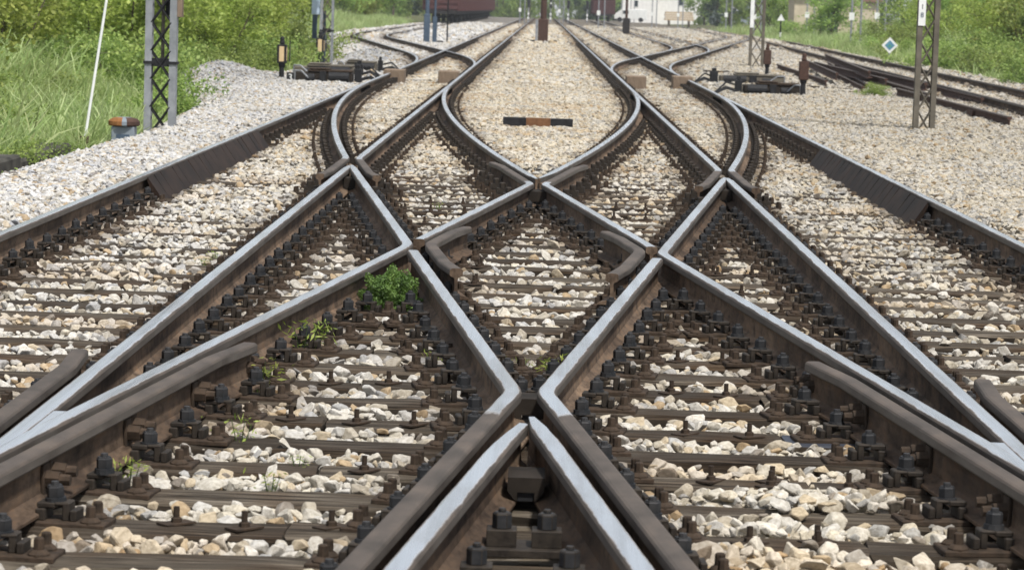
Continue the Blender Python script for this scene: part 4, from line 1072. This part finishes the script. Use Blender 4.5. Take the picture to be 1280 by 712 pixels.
def machine(x, y, sgn, label, rusty=False, L=1.15):
    e = empty('point_machine', (x, y, -.20), label, 'point machine', 'point machines beside the switches'); h = L / 2
    b = MB(); b.box(-h, h, -.27, .27, .02, .22); b.box(-h - .08, h + .08, -.33, .33, -.10, .025); b.obj('case', M['mastbrown'] if rusty else M['clip'], e, bevel=.02)
    b = MB(); b.box(-h * .55, h * .98, -.29, .29, .222, .27); b.box(-h * .5, h * .2, -.30, .30, .272, .30); b.obj('lid', M['mastbrown'] if rusty else M['rust'], e, bevel=.012)
    b = MB(); b.cyl((sgn * -h * .9, -.40, .13), (sgn * -h * .2, -.40, .13), .10, .10, 12); b.box(min(sgn * -h * .1, sgn * h * .12), max(sgn * -h * .1, sgn * h * .12), -.46, -.34, .0, .24); b.cyl((sgn * h * .3, -.40, .10), (sgn * h * .62, -.40, .10), .085, .085, 12); b.obj('motor', M['black'], e)
    b = MB(); b.tube([(sgn * h * .5, -.36, .04), (sgn * h * .5, -.47, .10), (sgn * h * .75, -.47, .24), (sgn * h * .98, -.38, .24), (sgn * h * 1.0, -.36, .06)], .016, 6); b.obj('crank_guard', M['grey'], e)
    b = MB(); b.box(min(sgn * -h * 1.05, sgn * -h * 1.3), max(sgn * -h * 1.05, sgn * -h * 1.3), -.1, .1, .03, .30); b.box(min(sgn * -h * 1.1, sgn * -h * 1.24), max(sgn * -h * 1.1, sgn * -h * 1.24), -.05, .05, .30, .38); b.obj('detector_box', M['black'], e, bevel=.01)
    for yy, zz in ((-.2, .08), (.05, .20), (.22, .10)):
        b = MB(); b.tube([(sgn * -h * 1.28, yy, zz), (sgn * -(h + .35), yy - .05, zz + .05), (sgn * -(h + .62), yy - .3, .02), (sgn * -(h + 1.0), yy - .35, -.02)], .020, 6); b.obj('throw_rod', M['black'], e)
    return e
machine(-4.38, 56.8, -1, 'dark point machine beside the left outer rail, nearest on the left'); machine(-4.75, 61.5, -1, 'brown point machine behind the nearest one on the left', True, 1.3); machine(-4.35, 66.5, -1, 'grey point machine with rods below the smaller left mast', True, .9)
machine(4.72, 58.0, 1, 'dark point machine beside the right outer rail, nearest on the right'); machine(4.9, 66.0, 1, 'brown point machine behind the nearest one on the right', True, 1.5)
# lock cover boxes between the switch rails
for (u, v, w) in ((492, 104, 'left box between the left track rails'), (560, 106, 'right box between the left track rails'), (795, 112, 'left box between the right track rails'), (853, 112, 'right box between the right track rails')):
    x, y = UNP(u, v, -.21); b = MB(); b.box(-.21, .21, -.45, .45, -.03, .27); o = b.obj('cover_box', M['timberbox'], None, (x, y + .4, -.2), bevel=.012); props(o, 'brown wooden cover box by the switch toes, ' + w, 'cover box', 'wooden cover boxes at the switch toes')
# fouling marker
e = empty('fouling_marker', (-.03, 38.2, -.155), 'short black and rust striped marker beam lying between the tracks', 'marker')
for k, (a, c, mm) in enumerate(((-.475, -.16, 'black'), (-.16, .17, 'markrust'), (.17, .475, 'black'))):
    b = MB(); b.box(a + .001, c - .001, -.09, .09, -.04, .105); o = b.obj('band', M[mm], e)
e.rotation_euler = (0, 0, -.012)
# old rails
def old_rail(p0, p1, z, label, group=None, roll=0):
    d = Vector(p1) - Vector(p0); o = rail([(0, 0), (0, d.length * .5), (0, d.length)], label, lambda x, y: False, name='old_rail', cat='old rail', group=group, reg=False)
    o.data.materials[1] = M['redrust']; o.data.materials[2] = M['redrust']; o.data.materials[3] = M['rust']
    o.location = (p0[0], p0[1], z + .26); o.rotation_euler = (0, roll, math.atan2(-d.x, d.y)); return o
o = old_rail((7.22, 43.4), (7.5, 59.5), -.25, 'rusty discarded rail lying alone on the right ballast behind the mast')
b = MB(); b.box(-.03, .03, -.35, .35, -.14, -.05); b.obj('fishplate', M['redrust'], o, (-.03, 4.2, 0))
rp = ((6.9, 60.5, 8.3, 84, -.26, 'longest of the heaped rusty rails, lowest in the pile'), (7.2, 62.5, 9.3, 92, -.25, 'rusty rail in the heap, second from the track'), (6.5, 64.5, 7.0, 84, -.24, 'rusty rail at the track side of the heap'),
      (8.1, 59.5, 8.6, 83, -.12, 'rusty rail lying on top of the heap, right'), (6.9, 66, 8.1, 88, -.10, 'rusty rail lying across the top of the heap'), (7.75, 56.6, 8.5, 78, -.26, 'rusty rail at the right side of the heap, reaching nearest'),
      (7.5, 61.5, 7.9, 82, -.10, 'rusty rail in the middle of the top layer of the heap'), (7.3, 63, 9.0, 90, .03, 'topmost rusty rail, lying askew over the whole heap'), (8.45, 54, 9.1, 76, -.25, 'long rusty rail between the heap and the old track'))
for (x0, y0, x1, y1, z, lab) in rp: old_rail((x0, y0), (x1, y1), z, lab, 'heap of rusty rails at the right', random.uniform(-.15, .3))
for k, (x, y, rz, lab) in enumerate(((6.7, 62.2, .9, 'rusty flat bar lying beside the nearest right lantern'), (5.3, 76, 1.2, 'thin iron bar lying in front of the far right lantern'), (7.4, 79, 1.4, 'short brown plank behind the heap of rails'))):
    b = MB(); b.box(-.035, .035, -1.0, 1.0, 0, .06); o = b.obj('iron_bar', M['rust'] if k < 2 else M['plank'], None, (x, y, -.16)); o.rotation_euler = (.02, 0, rz); props(o, lab, 'bar')
bush('low', 3, 7.0, 58.4, .26, 'small green weed growing in front of the heaped rails', None, 'weed', 'weed')

# signals, posts and signs
def post(x, y, zb, label, lower, upper, lm, um, plates=()):
    e = empty('signal_post', (x, y, zb), label, 'post')
    b = MB(); w, d, h = lower; b.box(-w / 2, w / 2, -d / 2, d / 2, 0, h); b.obj('lower_post', lm, e, bevel=.02)
    b = MB(); b.cyl((0, 0, h), (0, 0, h + 5), upper, upper * .9, 10); b.obj('upper_post', um, e)
    for (px_, py_, w_, h_) in plates:
        b = MB(); b.box(px_ - w_ / 2, px_ + w_ / 2, py_ - .1, py_ + .1, -.05, h_); b.obj('footing', M['black'], e, bevel=.01)
    return e
e = post(-.03, 132, -.2, 'rusty thick-footed signal post standing between the two tracks', (.47, .40, 1.15), .15, M['redrust'], M['redrust'], ((-.47, 0, .3, .17), (.5, 0, .34, .17)))
b = MB(); b.box(-.36, -.245, -.22, .15, .0, 1.1); b.obj('side_plate', M['grey'], e)
e = post(-4.95, 119.5, -.2, 'dark blue twin-legged post beside the far left track', (.26, .25, 1.25), .09, M['bluedark'], M['bluedark'], ((.55, .6, .28, .14), (-.0, -.2, .4, .08)))
b = MB(); b.box(.24, .42, .1, .3, 0, 1.15); b.cyl((.33, .2, 1.15), (.33, .2, 5), .045, .045, 8); b.obj('second_leg', M['bluedark'], e)
b = MB(); b.cyl((.82, 1.5, 0), (.82, 1.5, 5), .035, .03, 8); b.obj('stay_pipe', M['black'], e)
e = post(5.35, 184, -.2, 'dark brown signal post standing right of the tracks before the white house', (.46, .4, 1.2), .09, M['wagondark'], M['redrust'], ((.75, 0, .4, .12),))
# left blue sign cluster near the lantern
e = empty('blue_sign', (-5.62, 70.6, -.25), 'pale blue enamel sign on dark blue post next to the smaller left mast', 'sign')
b = MB(); b.box(-.19, .02, -.03, .0, 1.35, 2.6); b.obj('enamel_panel', M['bluewhite'], e, bevel=.006); b = MB(); b.box(-.17, -.05, -.02, .02, .75, 1.34); b.box(.06, .17, -.02, .03, .5, 1.45); b.obj('lower_panel', M['bluedark'], e)
b = MB(); b.cyl((.02, -.06, .62), (.10, -.06, 3), .022, .02, 8); b.obj('white_rod', M['white'], e); b = MB(); b.cyl((.13, .05, -.1), (.13, .05, .9), .045, .045, 8); b.obj('post', M['bluedark'], e)
# small diamond sign right
x, y = 12.75, 104; z = float(groundH(x, y)); e = empty('diamond_sign', (x, y, z), 'small white-edged diamond sign with a blue middle above the right bushes', 'sign')
b = MB(); b.cyl((0, .03, -.2), (0, .03, 1.25), .025, .025, 8); b.obj('post', M['grey'], e)
def diamond(r_, y_, th, mat, nm):
    b = MB(); v = [(r_ * math.cos(a), y_, 1.12 + r_ * math.sin(a)) for a in (0, math.pi / 2, math.pi, -math.pi / 2)] + [(r_ * math.cos(a), y_ + th, 1.12 + r_ * math.sin(a)) for a in (0, math.pi / 2, math.pi, -math.pi / 2)]
    b.add(v, [(0, 1, 2, 3), (7, 6, 5, 4), (0, 4, 5, 1), (1, 5, 6, 2), (2, 6, 7, 3), (3, 7, 4, 0)]); return b.obj(nm, mat, e)
diamond(.30, -.01, .012, M['white'], 'rim'); diamond(.19, -.016, .004, M['sign_blue'], 'centre'); 
b = MB(); b.add([(-.09, -.0185, 1.06), (.09, -.0185, 1.06), (0, -.0185, 1.17)], [(0, 1, 2)]); b.obj('mark', M['sign_green'], e)
# white triangle sign
x, y = 14.9, 178; z = float(groundH(x, y)); e = empty('triangle_sign', (x, y, -.2), 'white triangle sign on a black and white banded post by the ochre hut', 'sign')
b = MB(); b.cyl((0, 0, -.3), (0, 0, 1.35), .05, .05, 8); b.obj('post', M['black'], e); b = MB(); b.cyl((0, 0, .35), (0, 0, .62), .056, .056, 8); b.obj('band', M['white'], e)
b = MB(); b.add([(-.24, -.06, 1.36), (.24, -.06, 1.36), (0, -.06, 1.80), (-.24, -.04, 1.36), (.24, -.04, 1.36), (0, -.04, 1.80)], [(0, 1, 2), (3, 5, 4), (0, 3, 4, 1), (1, 4, 5, 2), (2, 5, 3, 0)]); b.obj('board', M['white'], e)
# pale catenary posts with white labels
def catenary(x, y, label, dx=.5):
    z = min(-.2, float(groundH(x, y))) if x < 14 else float(groundH(x, y))
    e = empty('catenary_post', (x, y, z), label, 'post', 'pale catenary posts')
    for k in (0, 1):
        b = MB(); b.cyl((k * dx, 0, -.3), (k * dx, 0, 7), .06, .05, 8); b.obj('leg', M['grey'], e)
    b = MB(); b.box(-.14, .14, -.09, -.07, 1.65, 2.05); b.obj('label_plate', M['white'], e)
for i, (x, y, lab) in enumerate(((19.4, 165, 'pale twin post with a white plate right of the diamond sign'), (16.3, 150, 'pale twin post with a white plate left of the diamond sign'), (15.6, 210, 'pale twin post behind the far right mast'), (16.2, 252, 'pale twin post before the dark bushes left of the far mast'),
                                 (14.2, 300, 'pale twin post at the right end of the stacked planks'), (12.2, 320, 'pale twin post at the left end of the stacked planks'), (4.6, 240, 'pale twin post just left of the small wagon'), (1.75, 330, 'pale twin post between the distant signals'), (12.2, 400, 'pale twin post right of the small wagon'),
                                 (-2.6, 300, 'pale twin post right of the wagon row'), (18.2, 196, 'pale twin post beside the ochre hut door'))): catenary(x, y, lab)
def colour_signal(x, y, label, lit=False):
    e = empty('colour_signal', (x, y, -.2), label, 'signal', 'distant colour light signals')
    b = MB(); b.cyl((0, 0, 0), (0, 0, 1.9), .07, .07, 8); b.obj('post', M['grey'], e)
    b = MB(); b.box(-.17, .17, -.1, .1, 1.75, 2.75); b.obj('head', M['black'], e, bevel=.02)
    for zz in (.35, .85): b = MB(); b.box(-.09, .09, -.1, -.075, zz, zz + .3); b.obj('plate', M['white'], e)
    if lit: b = MB(); b.lathe([(.11, 0), (.1, .02)], 12); o = b.obj('lens', M['white'], e, (0, -.11, 2.3)); o.rotation_euler = (math.pi / 2, 0, 0)
for x, y, lab, l in ((-1.9, 335, 'distant black-headed signal left of the rusty centre post', False), (.75, 340, 'distant black-headed signal with a white light right of the rusty centre post', True), (2.9, 345, 'distant black-headed signal third from the left', False), (5.3, 350, 'distant black-headed signal next to the small wagon', False)): colour_signal(x, y, lab, l)

# ------------------------------------------------------------------ wagons
def wagon(x, y, label, group=None, L=13.0):
    e = empty('freight_wagon', (x, y, 0), label, 'wagon', group); W = 2.9
    b = MB(); b.box(-W / 2, W / 2, 0, L, 1.0, 3.6); b.obj('body', M['wagon'], e, bevel=.02)
    for sd in (-1, 1):
        for k in range(11):
            yy = .25 + k * (L - .5) / 10
            b = MB(); b.box(sd * W / 2 + sd * .002, sd * (W / 2 + .14), yy - .08, yy + .08, 1.0, 3.58); b.obj('side_rib', M['wagon'], e)
    for k in range(5): b = MB(); b.box(-W / 2 + .06, W / 2 - .06, -.07, -.002, 1.15 + k * .45, 1.30 + k * .45); b.obj('end_rib', M['wagon'], e)
    b = MB(); b.box(-1.25, 1.25, -.2, L + .2, .72, .995); b.obj('underframe', M['wagondark'], e)
    for yy in (1.4, 3.2, L - 3.2, L - 1.4):
        b = MB()
        for sd in (-1, 1): b.cyl((sd * .70, yy, .46), (sd * .83, yy, .46), .46, .46, 16)
        b.cyl((-.7, yy, .46), (.7, yy, .46), .08, .08, 8); b.obj('wheelset', M['wagondark'], e)
    for sd in (-1, 1): b = MB(); b.cyl((sd * .87, -.62, .95), (sd * .87, -.2, .95), .16, .12, 10); b.obj('buffer', M['wagondark'], e)
    return e
w0 = wagon(X3 - .35, 236, 'dark red freight wagon at the near end of the row, its slatted end towards us', 'row of freight wagons')
for k in range(1, 13):
    c = copy_tree(w0); c.location = (X3 - .35 - .03 * k, 236 + k * 14.3, 0)
    c['label'] = 'dark red freight wagon directly behind the nearest one' if k == 1 else 'dark red freight wagon farther along the row at the left'
w1 = copy_tree(w0); w1.location = (8.05, 385, -.05); w1['label'] = 'lone small dark red wagon at the far right of the tracks'; del w1['group']
b = MB(); b.box(-.3, .3, -.5, .5, 0, .2)
# white van beside the lone wagon
e = empty('parked_van', (12.0, 392, 0), 'white van parked right of the lone dark red wagon', 'van', None, 1.5)
b = MB(); b.box(-.85, .85, -2.2, 1.3, .35, 1.75); b.add([(-.85, 1.3, .35), (.85, 1.3, .35), (.85, 2.3, .35), (-.85, 2.3, .35), (-.8, 1.3, 1.7), (.8, 1.3, 1.7), (.85, 2.3, .95), (-.85, 2.3, .95)], [(0, 1, 5, 4), (2, 3, 7, 6), (4, 5, 6, 7), (0, 4, 7, 3), (1, 2, 6, 5), (0, 3, 2, 1)]); b.obj('body', M['white'], e, bevel=.05)
for sx in (-1, 1):
    for yy in (-1.4, 1.5): b = MB(); b.cyl((sx * .7, yy, .32), (sx * .88, yy, .32), .32, .32, 14); b.obj('wheel', M['black'], e)
    b = MB(); b.box(sx * .853, sx * .862, .3, 1.1, 1.1, 1.55); b.obj('window', M['window'], e)
# houses
def house(x, y, w, d, h, mat, label, roofmat='roof', door=None, wins=(), rz=0, zb=None):
    z = float(groundH(x, y)) if zb is None else zb
    e = empty('house', (x, y, z), label, 'house', None, rz); b = MB(); b.box(-w / 2, w / 2, 0, d, -.6, h); b.obj('wall', M[mat], e)
    b = MB(); o_ = .45; rh = w * .28
    b.add([(-w / 2 - o_, -o_, h - .15), (w / 2 + o_, -o_, h - .15), (w / 2 + o_, d + o_, h - .15), (-w / 2 - o_, d + o_, h - .15), (0, -o_, h + rh), (0, d + o_, h + rh),
           (-w / 2 - o_, -o_, h), (w / 2 + o_, -o_, h), (w / 2 + o_, d + o_, h), (-w / 2 - o_, d + o_, h)],
          [(0, 3, 2, 1), (0, 1, 7, 4, 6), (3, 9, 5, 8, 2), (6, 4, 5, 9), (7, 8, 5, 4), (0, 6, 9, 3), (1, 2, 8, 7)]); b.obj('roof', M[roofmat], e)
    if door: b = MB(); b.box(door[0] - door[1] / 2, door[0] + door[1] / 2, -.03, .06, 0, door[2]); b.obj('door', M['window'], e)
    for (wx, wz, ww, wh) in wins:
        b = MB(); b.box(wx - ww / 2 - .08, wx + ww / 2 + .08, -.05, .05, wz - .08, wz + wh + .08); fr = b.obj('window', M['white'], e); b = MB(); b.box(wx - ww / 2, wx + ww / 2, -.065, -.052, wz, wz + wh); b.obj('pane', M['window'], fr)
house(14.2, 420, 5.2, 8, 4.2, 'plaster', 'tall white plastered house front between the dark tree and the planks', wins=((-.6, 2.0, .5, .9),), zb=.2)
house(20.5, 425, 8.2, 8, 4.2, 'plaster', 'white house behind the stacked planks', wins=((0, 2.4, .8, .9),), zb=.2)
house(28.5, 430, 6, 8, 3.6, 'relay', 'grey house with a wide dark window right of the white houses', wins=((-.6, 1.3, 2.6, .9),), zb=.3)
house(20.4, 205, 4.6, 5, 3.4, 'ochre', 'low ochre hut with a dark doorway behind the white triangle sign', door=(.2, 1.4, 2.4), zb=-.1)
house(31, 300, 9, 8, 3.4, 'ochre', 'pinkish roofed house behind the far right mast', zb=.0)
house(-26.5, 122, 4, 5, 2.2, 'relay', 'grey shed glimpsed behind the left thicket', zb=.1)
# stacked planks
e = empty('plank_stack', (16.2, 340, .55), 'stack of pale sawn planks in front of the white house', 'planks')
for k in range(4): b = MB(); b.box(-1.75 + .1 * (k % 2), 1.75 - .05 * k, -1, 1, k * .27, k * .27 + .21); b.obj('plank_layer', M['plank'], e)
b = MB()
for sx in (-1.2, 1.2): b.box(sx - .1, sx + .1, -1, 1, -.8, -.002)
b.obj('bearer', M['bark'], e)

# ------------------------------------------------------------------ light
EL, AZ = R(58), R(148)         # azimuth of the sun measured clockwise from +Y: behind the viewer, to the right
W = bpy.data.worlds.new('World'); S.world = W; W.use_nodes = True; t = W.node_tree; bg = t.nodes['Background']
sky = t.nodes.new('ShaderNodeTexSky'); sky.sky_type = 'NISHITA'; sky.sun_disc = False; sky.sun_elevation = EL; sky.sun_rotation = AZ; sky.air_density = 1.0; sky.dust_density = 2.5; sky.ozone_density = 1.2
nz = noise(t, 2.2, 6, .6, 'Generated', (1, 1, 2.5)); cr = ramp(t, [(.30, (.35,) * 3), (.68, (.8,) * 3)]); t.links.new(nz.outputs[0], cr.inputs[0])
cc = mixc(t, sky.outputs[0], (7.2, 7.4, 7.6), cr.outputs[0])          # thin high cloud over the blue
t.links.new(cc, bg.inputs[0]); bg.inputs[1].default_value = .11
sd = bpy.data.lights.new('sun', 'SUN'); sd.energy = 3.9; sd.angle = R(4); sd.color = (1, .97, .915)
so = bpy.data.objects.new('sun', sd); COL.objects.link(so)
dirv = Vector((math.sin(AZ) * math.cos(EL), math.cos(AZ) * math.cos(EL), math.sin(EL)))
so.rotation_euler = dirv.to_track_quat('Z', 'Y').to_euler(); so.location = dirv * 60
S.view_settings.view_transform = 'Standard'; S.view_settings.look = 'None'; S.view_settings.exposure = .32; S.view_settings.gamma = 1; S.view_settings.use_curve_mapping = False
S.cycles.max_bounces = 6; S.cycles.diffuse_bounces = 3; S.cycles.transparent_max_bounces = 4; S.cycles.use_denoising = True

# ------------------------------------------------------------------ air
b = MB(); b.box(-275, 275, -30, 775, -4, 16)
m = bpy.data.materials.new('air'); m.use_nodes = True; t = m.node_tree
for q in list(t.nodes):
    if q.type == 'BSDF_PRINCIPLED': t.nodes.remove(q)
v = t.nodes.new('ShaderNodeVolumePrincipled'); v.inputs['Color'].default_value = (.90, .95, 1, 1); v.inputs['Density'].default_value = .00024; v.inputs['Anisotropy'].default_value = .2
t.links.new(v.outputs[0], t.nodes['Material Output'].inputs['Volume'])
o = b.obj('haze', m); o['kind'] = 'stuff'; o['label'] = 'pale thin haze in the air over the railway'
S.cycles.volume_bounces = 0; S.cycles.volume_step_rate = 4
